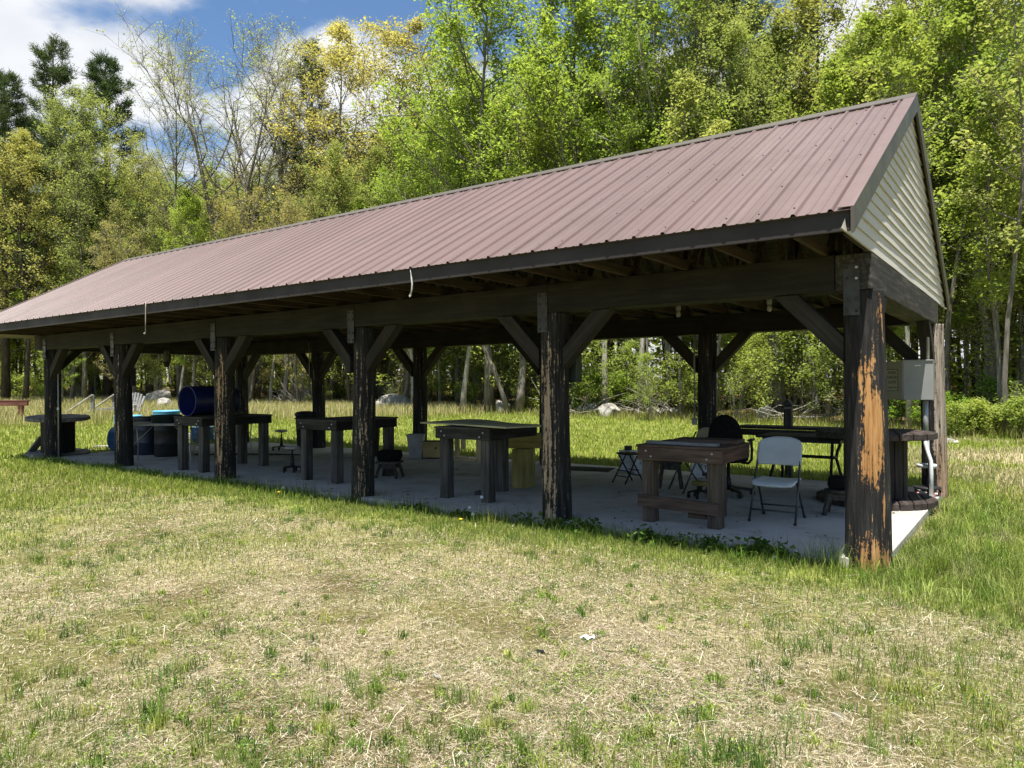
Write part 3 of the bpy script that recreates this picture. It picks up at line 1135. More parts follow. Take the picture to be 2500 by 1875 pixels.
# ------------------------------------------------------------------ trees
M['bark_grey'] = bark_mat('grey_bark', (0.06, 0.052, 0.042), (0.145, 0.13, 0.108), (0.26, 0.24, 0.205))
M['bark_dark'] = bark_mat('dark_bark', (0.025, 0.02, 0.016), (0.065, 0.054, 0.043), (0.13, 0.112, 0.092))
M['bark_pale'] = bark_mat('pale_bark', (0.13, 0.118, 0.1), (0.26, 0.24, 0.205), (0.40, 0.375, 0.33))
M['lf_bright'] = leaf_mat('bright_spring_leaves', (0.165, 0.24, 0.05), (0.285, 0.385, 0.085), (0.42, 0.52, 0.15))
M['lf_olive'] = leaf_mat('olive_spring_buds', (0.23, 0.26, 0.09), (0.33, 0.37, 0.135), (0.44, 0.475, 0.20))
M['lf_gold'] = leaf_mat('golden_spring_buds', (0.33, 0.31, 0.12), (0.43, 0.405, 0.17), (0.53, 0.50, 0.24))
M['lf_rust'] = leaf_mat('rusty_spring_buds', (0.29, 0.28, 0.11), (0.37, 0.37, 0.14), (0.44, 0.46, 0.19))
M['lf_brown'] = leaf_mat('brown_spring_buds', (0.28, 0.25, 0.12), (0.38, 0.35, 0.16), (0.46, 0.46, 0.20))
M['lf_under'] = leaf_mat('undergrowth_leaves', (0.18, 0.24, 0.055), (0.30, 0.37, 0.09), (0.44, 0.50, 0.16))
M['lf_bush'] = leaf_mat('bush_leaves', (0.11, 0.19, 0.03), (0.20, 0.32, 0.045), (0.32, 0.44, 0.07))
M['lf_pine'] = leaf_mat('pine_needles', (0.04, 0.066, 0.03), (0.08, 0.115, 0.05), (0.13, 0.17, 0.075), 0.3)


def rand_leaves(rs, C, size, flat=0.0, aspect=0.62, droop=None):
    """small pointed leaf faces round the centres C; returns V, F, per-vertex random"""
    n = len(C)
    a = rs.normal(size=(n, 3)); a /= np.linalg.norm(a, axis=1)[:, None]
    nr = rs.normal(size=(n, 3)); nr[:, 2] = np.abs(nr[:, 2]) + flat
    nr /= np.linalg.norm(nr, axis=1)[:, None]
    a -= nr * (a * nr).sum(1)[:, None]
    a /= np.linalg.norm(a, axis=1)[:, None] + 1e-9
    b = np.cross(nr, a)
    s = size * np.clip(np.exp(rs.normal(size=n) * .38), .4, 2.0)[:, None]
    bend = nr * s * rs.uniform(-0.15, 0.25, n)[:, None]
    V = np.stack([C - a * s * .5, C + b * s * .5 * aspect + bend, C + a * s * .5, C - b * s * .5 * aspect + bend], 1).reshape(-1, 3)
    F = np.arange(4 * n).reshape(n, 4)
    return V, F


def grow_tree(seed, H, r0, base, spread, nl, ns, nt, leaves, lsize, elev=(25, 60), prof='round', lean=0.0, fork=0, sig=0.22,
              bark='bark_grey', lf='lf_bright', droop=0.0, flat=0.3, clump=0.5, name='tree', leaf_from=0.35):
    rs = np.random.RandomState(seed)
    mb = MB()
    stems = []

    def stem(p0, top, rr, wob):
        k = 9
        pts = []
        ph = rs.uniform(0, 6.3, 2)
        for i in range(k):
            t = i / (k - 1)
            p = p0 * (1 - t) + top * t
            w = wob * math.sin(t * PI) * H * 0.02
            pts.append(Vector((p[0] + w * math.sin(ph[0] + t * 5), p[1] + w * math.sin(ph[1] + t * 4), p[2])))
        radii = [max(0.012, rr * (1 - 0.93 * (i / (k - 1)) ** 0.85) * (1.25 if i == 0 else 1)) for i in range(k)]
        mb.tube(pts, radii, 8)
        return pts, radii
    if fork:
        for f in range(fork):
            a = 2 * PI * f / fork + rs.uniform(-.5, .5)
            sp = rs.uniform(0.06, 0.13) * H
            top = np.array((math.cos(a) * sp, math.sin(a) * sp, H * rs.uniform(0.85, 1.0)))
            stems.append(stem(np.array((math.cos(a) * .12, math.sin(a) * .12, -0.3)), top, r0 * rs.uniform(.65, .85), 1.2))
    else:
        stems.append(stem(np.array((0, 0, -0.3)), np.array((lean * H, rs.uniform(-.02, .02) * H, H)), r0, 1.0))
    tw_p, tw_d = [], []
    ga = rs.uniform(0, 6.3)
    for li in range(nl):
        pts, radii = stems[li % len(stems)]
        t = base + (0.985 - base) * ((li + rs.uniform(0.1, 0.9)) / nl) ** 0.9
        i = min(len(pts) - 2, int(t * (len(pts) - 1)))
        fr = t * (len(pts) - 1) - i
        p = pts[i].lerp(pts[i + 1], fr)
        r_here = radii[i] * (1 - fr) + radii[i + 1] * fr
        u = (t - base) / (1 - base)
        if prof == 'round': w = math.sin(PI * min(1, 0.22 + 0.80 * u)) ** 0.8
        elif prof == 'vase': w = 0.35 + 0.75 * math.sin(PI * min(1, 0.08 + 0.72 * u))
        elif prof == 'cone': w = 1.05 - 0.9 * u
        else: w = 0.8 - 0.45 * u
        L = spread * max(0.18, w) * rs.uniform(0.7, 1.15)
        ga += 2.4 + rs.uniform(-.4, .4)
        e = R(rs.uniform(*elev)) * (0.75 + 0.45 * u)
        d = Vector((math.cos(ga) * math.cos(e), math.sin(ga) * math.cos(e), math.sin(e)))
        lp = [p]
        cur = d.copy()
        nseg = 5
        for k in range(nseg):
            cur = (cur + Vector((rs.normal() * .16, rs.normal() * .16, 0.10 + rs.normal() * .10 - droop * k * 0.12))).normalized()
            lp.append(lp[-1] + cur * (L / nseg))
        r1 = min(r_here * 0.6, 0.012 + L * 0.012)
        mb.tube(lp, [max(0.008, r1 * (1 - 0.85 * k / nseg)) for k in range(nseg + 1)], 5, False)
        for si in range(ns):
            tt = 0.25 + 0.75 * (si + rs.uniform(0, 1)) / ns
            k = min(nseg - 1, int(tt * nseg))
            q = lp[k].lerp(lp[k + 1], tt * nseg - k)
            base_d = (lp[k + 1] - lp[k]).normalized()
            sd_ = (base_d * 0.6 + Vector((rs.normal() * .6, rs.normal() * .6, rs.normal() * .35 + 0.15))).normalized()
            sl = L * rs.uniform(0.22, 0.45) * (1.1 - 0.4 * tt)
            sp_ = [q, q + sd_ * sl * .5 + Vector((0, 0, sl * .03)), q + sd_ * sl + Vector((0, 0, sl * (.1 - droop * .3)))]
            mb.tube(sp_, [r1 * .4 + .003, r1 * .25 + .003, 0.004], 3, False)
            for ti in range(nt):
                f = 0.3 + 0.7 * (ti + rs.uniform(0, 1)) / nt
                a_ = sp_[0].lerp(sp_[2], f)
                td = (sd_ * 0.7 + Vector((rs.normal() * .6, rs.normal() * .6, rs.normal() * .4 + 0.2 - droop * .5))).normalized()
                tl = sl * rs.uniform(0.25, 0.55)
                b_ = a_ + td * tl
                mb.tube([a_, b_], [0.006, 0.003], 3, False)
                tw_p.append(a_); tw_d.append(b_ - a_)
    P = np.array(tw_p); D = np.array(tw_d)
    # leaves gather on some twigs more than on others
    wgt = rs.gamma(1.2 / max(0.05, clump), 1.0, len(P))
    idx = rs.choice(len(P), leaves, p=wgt / wgt.sum())
    f = rs.uniform(leaf_from, 1.1, leaves)[:, None]
    C = P[idx] + D[idx] * f + rs.normal(size=(leaves, 3)) * sig * np.array((1, 1, 0.75))
    V, F = rand_leaves(rs, C, lsize, flat)
    shade = np.clip(0.5 + rs.normal(size=leaves) * .24 + (rs.uniform(size=len(P))[idx] - .5) * .35, 0, 1)
    crown = fast_mesh('crown', V, [F], M[lf], val=np.repeat(shade, 4))
    tm = bpy.data.meshes.new('trunk')
    tm.from_pydata(mb.v, [], mb.f)
    tm.materials.append(M[bark])
    tm.polygons.foreach_set('use_smooth', [True] * len(mb.f))
    return dict(H=H, trunk=tm, crown=crown, name=name)


def grow_pine(seed, H, r0, spread, base=0.25):
    rs = np.random.RandomState(seed)
    mb = MB()
    mb.tube([(0, 0, -.3), (0.05, 0.0, H * .4), (0.0, .08, H * .75), (0, 0, H)], [r0 * 1.15, r0 * .75, r0 * .4, 0.02], 8)
    C, Dn = [], []
    z = H * base
    while z < H * 0.985:
        u = (z / H - base) / (1 - base)
        n = rs.randint(4, 7)
        a0 = rs.uniform(0, 6.3)
        for k in range(n):
            if rs.rand() < 0.22: continue
            a = a0 + 2 * PI * k / n + rs.uniform(-.3, .3)
            L = spread * (1 - u) ** 0.62 * rs.uniform(0.55, 1.15) + 0.35
            e = R(rs.uniform(-5, 22) + 28 * u)
            d = Vector((math.cos(a) * math.cos(e), math.sin(a) * math.cos(e), math.sin(e)))
            pts = [Vector((0, 0, z))]
            for s in range(4):
                d = (d + Vector((0, 0, 0.09))).normalized()
                pts.append(pts[-1] + d * L / 4)
            mb.tube(pts, [0.015 + L * .011, .012 + L * .008, .01 + L * .005, .008, .004], 4, False)
            m = int(10 + L * 9)
            for j in range(m):
                f = rs.uniform(0.3, 1.0) ** 0.8
                i = min(3, int(f * 4))
                q = pts[i].lerp(pts[i + 1], f * 4 - i)
                sd_ = (d * 0.5 + Vector((rs.normal() * .5, rs.normal() * .5, rs.normal() * .15 + .18))).normalized()
                sl = rs.uniform(0.2, 0.55) * (0.6 + 0.12 * L)
                e2 = q + sd_ * sl
                C.append(e2); Dn.append(sd_)
                C.append(q + sd_ * sl * .55); Dn.append(sd_)
        z += H * (1 - base) / 24 * rs.uniform(0.8, 1.3)
    C = np.array(C); Dn = np.array(Dn)
    k = 8
    Cc = np.repeat(C, k, 0) + rs.normal(size=(len(C) * k, 3)) * 0.09
    n = len(Cc)
    a = np.repeat(Dn, k, 0) + rs.normal(size=(n, 3)) * .65
    a /= np.linalg.norm(a, axis=1)[:, None]
    b = np.cross(a, rs.normal(size=(n, 3))); b /= np.linalg.norm(b, axis=1)[:, None]
    s = rs.uniform(0.14, 0.32, n)[:, None]
    w = 0.018
    V = np.stack([Cc - b * w, Cc + b * w, Cc + a * s + b * w * .3, Cc + a * s - b * w * .3], 1).reshape(-1, 3)
    F = np.arange(4 * n).reshape(n, 4)
    crown = fast_mesh('crown', V, [F], M['lf_pine'], val=np.repeat(np.clip(.5 + rs.normal(size=n) * .3, 0, 1), 4))
    tm = bpy.data.meshes.new('trunk')
    tm.from_pydata(mb.v, [], mb.f)
    tm.materials.append(M['bark_dark'])
    tm.polygons.foreach_set('use_smooth', [True] * len(mb.f))
    return dict(H=H, trunk=tm, crown=crown, name='pine_tree')


T = {}
T['bright'] = [grow_tree(s, 21, 0.22, 0.17, 5.2, 44, 8, 6, 29000, 0.13, (22, 58), 'round', 0.02, 0, 0.20, 'bark_grey', 'lf_bright', clump=1.3, flat=0.8, name='maple_tree') for s in (1, 2)]
T['bright'].append(grow_tree(3, 20, 0.24, 0.2, 4.8, 46, 8, 6, 28000, 0.13, (30, 62), 'vase', 0, 2, 0.20, 'bark_pale', 'lf_bright', clump=1.3, flat=0.8, name='maple_tree'))
T['olive'] = [grow_tree(s, 20, 0.18, 0.16, 4.2, 48, 8, 6, 25000, 0.105, (32, 64), 'vase', 0.01, 0, 0.19, 'bark_grey', 'lf_olive', clump=0.6, flat=0.6, name='birch_tree') for s in (11, 12)]
T['olive'].append(grow_tree(13, 20, 0.19, 0.16, 4.5, 50, 8, 6, 27000, 0.105, (28, 60), 'round', 0, 2, 0.19, 'bark_dark', 'lf_olive', clump=0.6, flat=0.6, name='birch_tree'))
T['bare'] = [grow_tree(21, 20, 0.17, 0.2, 4.4, 56, 9, 7, 13000, 0.062, (38, 70), 'vase', 0.0, 0, 0.10, 'bark_grey', 'lf_olive', clump=0.8, name='budding_tree', leaf_from=.7),
             grow_tree(22, 20, 0.24, 0.2, 4.2, 72, 8, 6, 13000, 0.062, (40, 72), 'vase', 0.0, 5, 0.10, 'bark_grey', 'lf_olive', clump=0.8, name='budding_tree', leaf_from=.7)]
T['brown'] = [grow_tree(s, 16, 0.15, 0.12, 3.4, 56, 8, 7, 17000, 0.085, (40, 72), 'vase', 0.0, f, 0.14, 'bark_grey', 'lf_brown', clump=0.7, name='budding_tree', leaf_from=.5) for s, f in ((31, 4), (32, 3))]
T['gold'] = [grow_tree(41, 21, 0.2, 0.28, 5.2, 56, 9, 7, 32000, 0.085, (30, 62), 'round', 0.0, 2, 0.17, 'bark_grey', 'lf_gold', clump=0.6, name='oak_tree')]
T['rust'] = [grow_tree(51, 19, 0.19, 0.18, 4.4, 46, 8, 6, 24000, 0.11, (25, 58), 'round', 0.0, 0, 0.19, 'bark_dark', 'lf_rust', clump=0.7, flat=0.6, name='oak_tree')]
T['pine'] = [grow_pine(61, 23, 0.24, 3.4), grow_pine(62, 23, 0.24, 4.0, 0.35)]
T['sapling'] = [grow_tree(70 + i, 6.0, 0.04, 0.18, 2.0, 20, 6, 4, 2600, 0.11, (8, 42), 'round', 0.03 * (i - 1), 0 if i % 2 else 2, 0.20, 'bark_dark', 'lf_under', droop=.22, flat=1.4, clump=0.6, name='sapling') for i in range(4)]
T['bush'] = [grow_tree(80 + i, 1.9, 0.03, 0.05, 1.25, 20, 4, 4, 2800, 0.095, (15, 60), 'round', 0.0, 3, 0.15, 'bark_dark', 'lf_bush' if i < 2 else 'lf_under', flat=0.8, clump=0.6, name='bush') for i in range(4)]
T['brush'] = [grow_tree(90 + i, 2.6, 0.025, 0.05, 1.3, 22, 5, 4, 900, 0.075, (35, 75), 'vase', 0.0, 4, 0.10, 'bark_pale', 'lf_under' if i else 'lf_brown', clump=0.8, name='bare_shrub') for i in range(3)]
T['snag'] = [grow_tree(95 + i, 13, 0.17, 0.35, 1.4, 9, 2, 1, 30, 0.08, (0, 40), 'round', 0.03, 0, 0.1, 'bark_pale' if i else 'bark_grey', 'lf_olive', name='dead_tree') for i in range(2)]
T['thin'] = [grow_tree(100 + i, 14, 0.09, 0.36, 1.9, 26, 5, 4, 5200, 0.11, (20, 55), 'round', 0.03 * (i - .5), 0, 0.18, 'bark_pale' if i == 1 else 'bark_grey', 'lf_under' if i else 'lf_olive', flat=.8, clump=.7, name='slender_tree') for i in range(3)]

WOOD_LABEL = {
    'bright': ('tall maple with bright yellow-green spring leaves in the wood', 'tree', 'leafy maples in the wood'),
    'olive': ('tall birch with thin olive-green spring leaves in the wood', 'tree', 'olive birches in the wood'),
    'bare': ('almost bare tall tree with fine grey budding twigs in the wood', 'tree', 'budding trees in the wood'),
    'brown': ('brownish budding tree with many upright twigs at the wood edge', 'tree', 'brown budding trees'),
    'gold': ('tall oak with golden spring buds in the wood', 'tree', 'golden oaks'),
    'rust': ('oak with rusty orange-green spring buds in the wood', 'tree', 'rusty oaks'),
    'pine': ('dark green pine tree standing among the leafy trees', 'tree', 'dark pines in the wood'),
    'sapling': ('young sapling with layered light green leaves under the tall trees', 'sapling', 'saplings under the trees'),
    'bush': ('leafy green bush at the edge of the wood', 'bush', 'bushes along the wood edge'),
    'brush': ('bare twiggy shrub at the edge of the wood', 'shrub', 'bare shrubs along the wood edge'),
    'snag': ('dead grey trunk with a few stub branches in the wood', 'tree', 'dead trunks in the wood'),
    'thin': ('slender pole-like tree with a small leafy top in the wood', 'tree', 'slender trees in the wood'),
}


def plant(kind, x, y, Hh, label=None, var=None, rz=None, lean=None, cat=None, wide=1.0):
    v = T[kind][var if var is not None else rnd.randrange(len(T[kind]))]
    s = Hh / v['H']
    L = WOOD_LABEL[kind]
    e = thing(v['name'], label or L[0], cat or L[1], (x, y, float(ground_z(x, y)) - 0.02), rz if rz is not None else rnd.uniform(0, 6.28), None if label else L[2])
    e.scale = (s * wide, s * wide, s)
    if lean: e.rotation_euler = (lean[0], lean[1], e.rotation_euler[2])
    for part in ('trunk', 'crown'):
        o = bpy.data.objects.new(part, v[part])
        col.objects.link(o)
        o.parent = e
    return e


RIGHT = Vector((math.cos(YAW), -math.sin(YAW), 0))


def along(u, depth):
    """ground point that far into the scene on the sight line toward photo column u"""
    p = CAM + fwd * depth + RIGHT * ((u - 1250) / 1778.2 * depth)
    return p.x, p.y


def top_h(v, depth):
    return CAM.z + (937.5 - v) / 1778.2 * depth


# named trees, left to right
ANCH = [
    # kind, var, column, depth, top row, label, width
    ('pine', 0, 135, 51, 105, 'tallest pine at the left, its dark top above the budding trees', 1.0),
    ('pine', 1, 262, 53, 160, 'dark broad-topped pine right of the tallest left pine', 1.0),
    ('pine', 1, 15, 46, 195, 'dark pine cut by the left edge of the photo', 1.1),
    ('pine', 0, 765, 49, 118, 'narrow dark pine between the bare tree and the golden oak', 0.9),
    ('pine', 1, 1790, 48, -90, 'dark pine high behind the olive trees above the roof end', 1.2),
    ('pine', 0, 2440, 38, -160, 'dark pine behind the trees at the far right', 1.2),
    ('gold', 0, 935, 44, 40, 'golden budding oak against the sky beside the dark pine', 1.45),
    ('bare', 1, 605, 45, 100, 'tall bare tree with a wide fan of twigs against the cloud', 1.5),
    ('bare', 0, 440, 48, 200, 'thin bare tree left of the wide bare tree, sky showing through', 1.0),
    ('bare', 0, 690, 50, 230, 'thin bare tree just left of the narrow dark pine', 0.9),
    ('olive', 0, 205, 45, 300, 'olive budding tree below the tallest left pine', 1.0),
    ('rust', 0, 60, 44, 330, 'rusty budding tree at the left edge of the wood', 1.0),
    ('olive', 1, 330, 44, 420, 'olive tree below the broad-topped pine', 1.0),
    ('bright', 0, 470, 42, 480, 'round bright green tree low in the left half of the wood', 0.9),
    ('bright', 1, 150, 40, 760, 'small bright green tree low at the left behind the meadow', 1.0),
    ('brown', 0, 600, 41, 480, 'brown twiggy tree in front of the wide bare tree', 1.1),
    ('brown', 1, 730, 40, 520, 'brown twiggy tree below the narrow dark pine', 1.1),
    ('brown', 0, 300, 42, 560, 'brown twiggy tree below the olive trees at the left', 1.0),
    ('olive', 2, 860, 40, 330, 'pale olive tree under the golden oak', 0.9),
    ('bright', 0, 1195, 35, -140, 'big bright green maple rising behind the middle of the roof', 1.0),
    ('bright', 2, 1010, 36, 330, 'low bright green maple left of the big maple', 1.15),
    ('bright', 1, 1400, 37, -120, 'bright green maple right of the big maple', 1.0),
    ('bright', 2, 1560, 36, -200, 'bright green forked maple above the middle of the roof', 1.0),
    ('olive', 0, 1690, 34, -40, 'olive-yellow tree above the right half of the roof', 1.1),
    ('olive', 2, 1860, 33, 20, 'forked olive-yellow tree above the right end of the roof', 1.1),
    ('rust', 0, 2010, 34, -60, 'rusty tinted oak behind the roof peak', 1.1),
    ('bright', 1, 2140, 28, 60, 'bright green maple just right of the roof peak', 1.05),
    ('olive', 1, 2290, 27, -100, 'tall olive tree right of the gable', 1.15),
    ('rust', 0, 2450, 24, 260, 'rusty tinted oak at the right edge of the photo', 1.0),
    ('bright', 0, 2420, 27, -120, 'leafy green maple at the far right behind the rusty oak', 1.0),
]
for k, var, u, d, v, lab, wd in ANCH:
    x, y = along(u, d)
    plant(k, x, y, top_h(v, d), lab, var, wide=wd)

# trunks one can tell apart under the roof
TRK = [
    ('snag', 0, 2397, 23.5, 300, 'thick dark double trunk right of the gable in the shade', (0, 0), 1.9),
    ('snag', 1, 2480, 24.5, 420, 'dark trunk near the right edge beyond the bushes', (0, 0), 1.3),
    ('snag', 0, 1900, 28, 420, 'leaning thick crooked trunk behind the birdhouse', (0.05, -0.16), 1.9),
    ('snag', 1, 1875, 28.6, 420, 'pale rough trunk right beside the leaning crooked trunk', (0, 0.02), 1.3),
    ('snag', 0, 1990, 27, 500, 'dark leaning trunk right of the birdhouse', (0, -0.13), 1.2),
    ('snag', 1, 1560, 33, 460, 'grey trunk left of the back post, one of a close pair', (0, -0.05), 1.3),
    ('snag', 0, 1625, 32.5, 460, 'grey trunk nearest the back post on its left', (0, -0.03), 1.5),
    ('snag', 1, 1480, 33, 470, 'pale trunk leaning left behind the mat', (0, -0.13), 1.4),
    ('snag', 0, 1262, 34, 500, 'mottled straight trunk behind the plywood bench', (0, 0.0), 1.8),
    ('snag', 0, 1240, 33.8, 560, 'grey trunk leaning left against the mottled trunk', (0.1, -0.38), 1.2),
    ('snag', 1, 1130, 35, 520, 'pale trunk behind the left end of the plywood bench', (0, 0.0), 1.3),
    ('snag', 0, 985, 38, 560, 'grey trunk above the white rock in the wood', (0, 0.04), 1.2),
    ('snag', 0, 690, 41, 600, 'thick grey trunk behind the brush pile', (0, 0.0), 1.6),
    ('snag', 1, 660, 42, 600, 'slim grey trunk left of the thick one by the brush pile', (0, 0.0), 1.0),
    ('snag', 0, 170, 46, 740, 'grey trunk behind the leftmost post', (0, 0.05), 1.5),
    ('snag', 1, 440, 46, 680, 'pale trunk behind the blue barrel', (0, 0.0), 1.2),
]
for k, var, u, d, v, lab, ln, wd in TRK:
    x, y = along(u, d)
    plant(k, x, y, top_h(v, d), lab, var, lean=ln, rz=YAW * -1, wide=wd)

placed = []


def scatter(n, kinds, dmin, dmax, sep, hf, ulo=-900, uhi=3300):
    k = 0
    tries = 0
    while k < n and tries < n * 60:
        tries += 1
        u = rnd.uniform(ulo, uhi)
        dep = rnd.uniform(17, 78)
        x, y = along(u, dep)
        ed = float(edge_depth(x, y))
        if not (dmin < ed < dmax): continue
        if any((x - a) ** 2 + (y - b) ** 2 < sep * sep for a, b in placed): continue
        kind = kinds(u, dep) if callable(kinds) else rnd.choice(kinds)
        placed.append((x, y))
        plant(kind, x, y, hf(u, dep), wide=rnd.uniform(0.9, 1.2))
        k += 1


def canopy_kind(u, d):
    if u < 250: return rnd.choice(['olive', 'olive', 'rust', 'bright', 'thin', 'brown'])
    if u < 900: return rnd.choice(['olive', 'bare', 'brown', 'olive', 'bright', 'brown', 'thin'])
    if u < 1650: return rnd.choice(['bright', 'bright', 'bright', 'olive', 'thin', 'thin'])
    if u < 2100: return rnd.choice(['olive', 'olive', 'bright', 'rust', 'thin', 'olive'])
    return rnd.choice(['bright', 'olive', 'bright', 'rust', 'thin', 'olive'])


def canopy_h(u, d):
    v = np.interp(u, [-500, 0, 400, 700, 850, 1000, 1150, 1700, 2600], [250, 330, 430, 430, 380, 280, 170, 120, 150])
    return min(25, max(9, top_h(v, d) * rnd.uniform(0.78, 1.0)))


scatter(60, lambda u, d: rnd.choice(['olive', 'brown', 'bright', 'bright', 'brown']), 0.5, 14, 2.2, canopy_h, -500, 950)
scatter(135, canopy_kind, 2.0, 38, 2.4, canopy_h)
placed = []
scatter(125, ['thin'], -0.2, 14, 1.2, lambda u, d: rnd.uniform(8, 15), -500, 2900)
placed = []
scatter(135, ['sapling'], -1.4, 12, 1.15, lambda u, d: rnd.uniform(2.4, 7.0), -700, 2150)
scatter(24, ['sapling'], 0.8, 12, 1.5, lambda u, d: rnd.uniform(2.4, 6.0), 2150, 3300)
placed = []
scatter(70, ['brush', 'brush', 'bush'], -0.4, 5, 1.0, lambda u, d: rnd.uniform(0.8, 1.9), -600, 2150)
placed = []
scatter(46, ['bush', 'bush', 'bush', 'brush'], -1.0, 3.0, 0.9, lambda u, d: rnd.uniform(0.8, 1.7), 2180, 3300)
placed = []

# ------------------------------------------------------------------ grass, straw and weeds
GM = tint_mat('grass_blades', 0.35)
SM = tint_mat('straw_blades', 0.15)


def outside_slab(x, y, m=0.0):
    return ~((x > -15.62 - m) & (x < 0.14 + m) & (y > -0.13 - m) & (y < 4.76 + m))


def polar(rs, n, r0, r1, a0=-0.85, a1=0.85, power=0.0):
    """points around the place the photo was taken from, denser near it"""
    u = rs.uniform(size=n)
    if power == 0: r = r0 * (r1 / r0) ** u
    else: r = (r0 ** power + u * (r1 ** power - r0 ** power)) ** (1 / power)
    a = rs.uniform(a0, a1, n) + YAW
    return CAM.x + r * np.sin(a), CAM.y + r * np.cos(a), r


def blades(rs, x, y, h, w, color, lean=0.5, z_off=0.0):
    n = len(x)
    z = ground_z(x, y) + z_off
    az = rs.uniform(0, 2 * PI, n)
    d = np.stack([np.cos(az), np.sin(az), np.zeros(n)], 1)
    az2 = rs.uniform(0, 2 * PI, n)
    b = np.stack([np.cos(az2), np.sin(az2), np.zeros(n)], 1) * (w * 0.5)[:, None]
    ln = (np.asarray(lean) * rs.uniform(0.2, 1.2, n))
    P = np.stack([x, y, z], 1)
    up = np.array((0, 0, 1.0))
    hh = h[:, None]
    mid = P + up * hh * 0.6 * np.sqrt(np.clip(1 - (ln * .5) ** 2, .02, 1))[:, None] + d * hh * 0.22 * ln[:, None]
    tip = P + up * hh * np.sqrt(np.clip(1 - np.clip(ln, 0, .98) ** 2, .01, 1))[:, None] + d * hh * 0.85 * ln[:, None]
    V = np.stack([P - b, P + b, mid + b * .8, mid - b * .8, tip], 1).reshape(-1, 3)
    i = np.arange(n) * 5
    Q = np.stack([i, i + 1, i + 2, i + 3], 1)
    Tt = np.stack([i + 3, i + 2, i + 4], 1)
    C = np.repeat(color, 5, 0)
    return V, Q, Tt, C


def flat_stalks(rs, x, y, L, w, color):
    n = len(x)
    z = ground_z(x, y) + rs.uniform(0.003, 0.018, n)
    az = rs.uniform(0, 2 * PI, n)
    d = np.stack([np.cos(az), np.sin(az), rs.normal(size=n) * .12], 1)
    s = np.stack([-np.sin(az), np.cos(az), np.zeros(n)], 1)
    P = np.stack([x, y, z], 1)
    b = s * (w * .5)[:, None]
    cv = s * (L * rs.normal(size=n) * .14)[:, None] + np.array((0, 0, 1)) * (L * rs.uniform(0, .10, n))[:, None]
    a0 = P - d * (L * .5)[:, None]; a1 = P + cv; a2 = P + d * (L * .5)[:, None]
    V = np.stack([a0 - b, a0 + b, a1 + b, a1 - b, a2], 1).reshape(-1, 3)
    i = np.arange(n) * 5
    return V, np.stack([i, i + 1, i + 2, i + 3], 1), np.stack([i + 3, i + 2, i + 4], 1), np.repeat(color, 5, 0)


def join_blades(name, sets, mat, label, cat):
    off = 0
    Vs, Qs, Ts, Cs = [], [], [], []
    for V, Q, Tt, C in sets:
        Vs.append(V); Qs.append(Q + off); Ts.append(Tt + off); Cs.append(C)
        off += len(V)
    me = fast_mesh(name, np.concatenate(Vs), [np.concatenate(Qs), np.concatenate(Ts)], mat, np.concatenate(Cs))
    o = link(name, me)
    return tag(o, label, cat, kind='stuff')


def pick(rs, n, pal, jit=0.15):
    pal = np.array(pal)
    c = pal[rs.randint(0, len(pal), n)]
    return np.clip(c * (1 + rs.normal(size=(n, 1)) * jit), 0.005, 1)


G_FRESH = [(0.14, 0.205, 0.035), (0.18, 0.245, 0.042), (0.24, 0.29, 0.06), (0.10, 0.16, 0.028), (0.30, 0.33, 0.10)]
G_DRY = [(0.30, 0.28, 0.11), (0.23, 0.24, 0.075), (0.40, 0.36, 0.20), (0.17, 0.20, 0.055)]
G_STRAW = [(0.41, 0.345, 0.235), (0.54, 0.47, 0.34), (0.34, 0.28, 0.18), (0.27, 0.215, 0.14), (0.62, 0.56, 0.43), (0.18, 0.14, 0.09)]
G_DEEP = [(0.075, 0.15, 0.025), (0.11, 0.20, 0.03), (0.06, 0.12, 0.03), (0.15, 0.24, 0.045)]


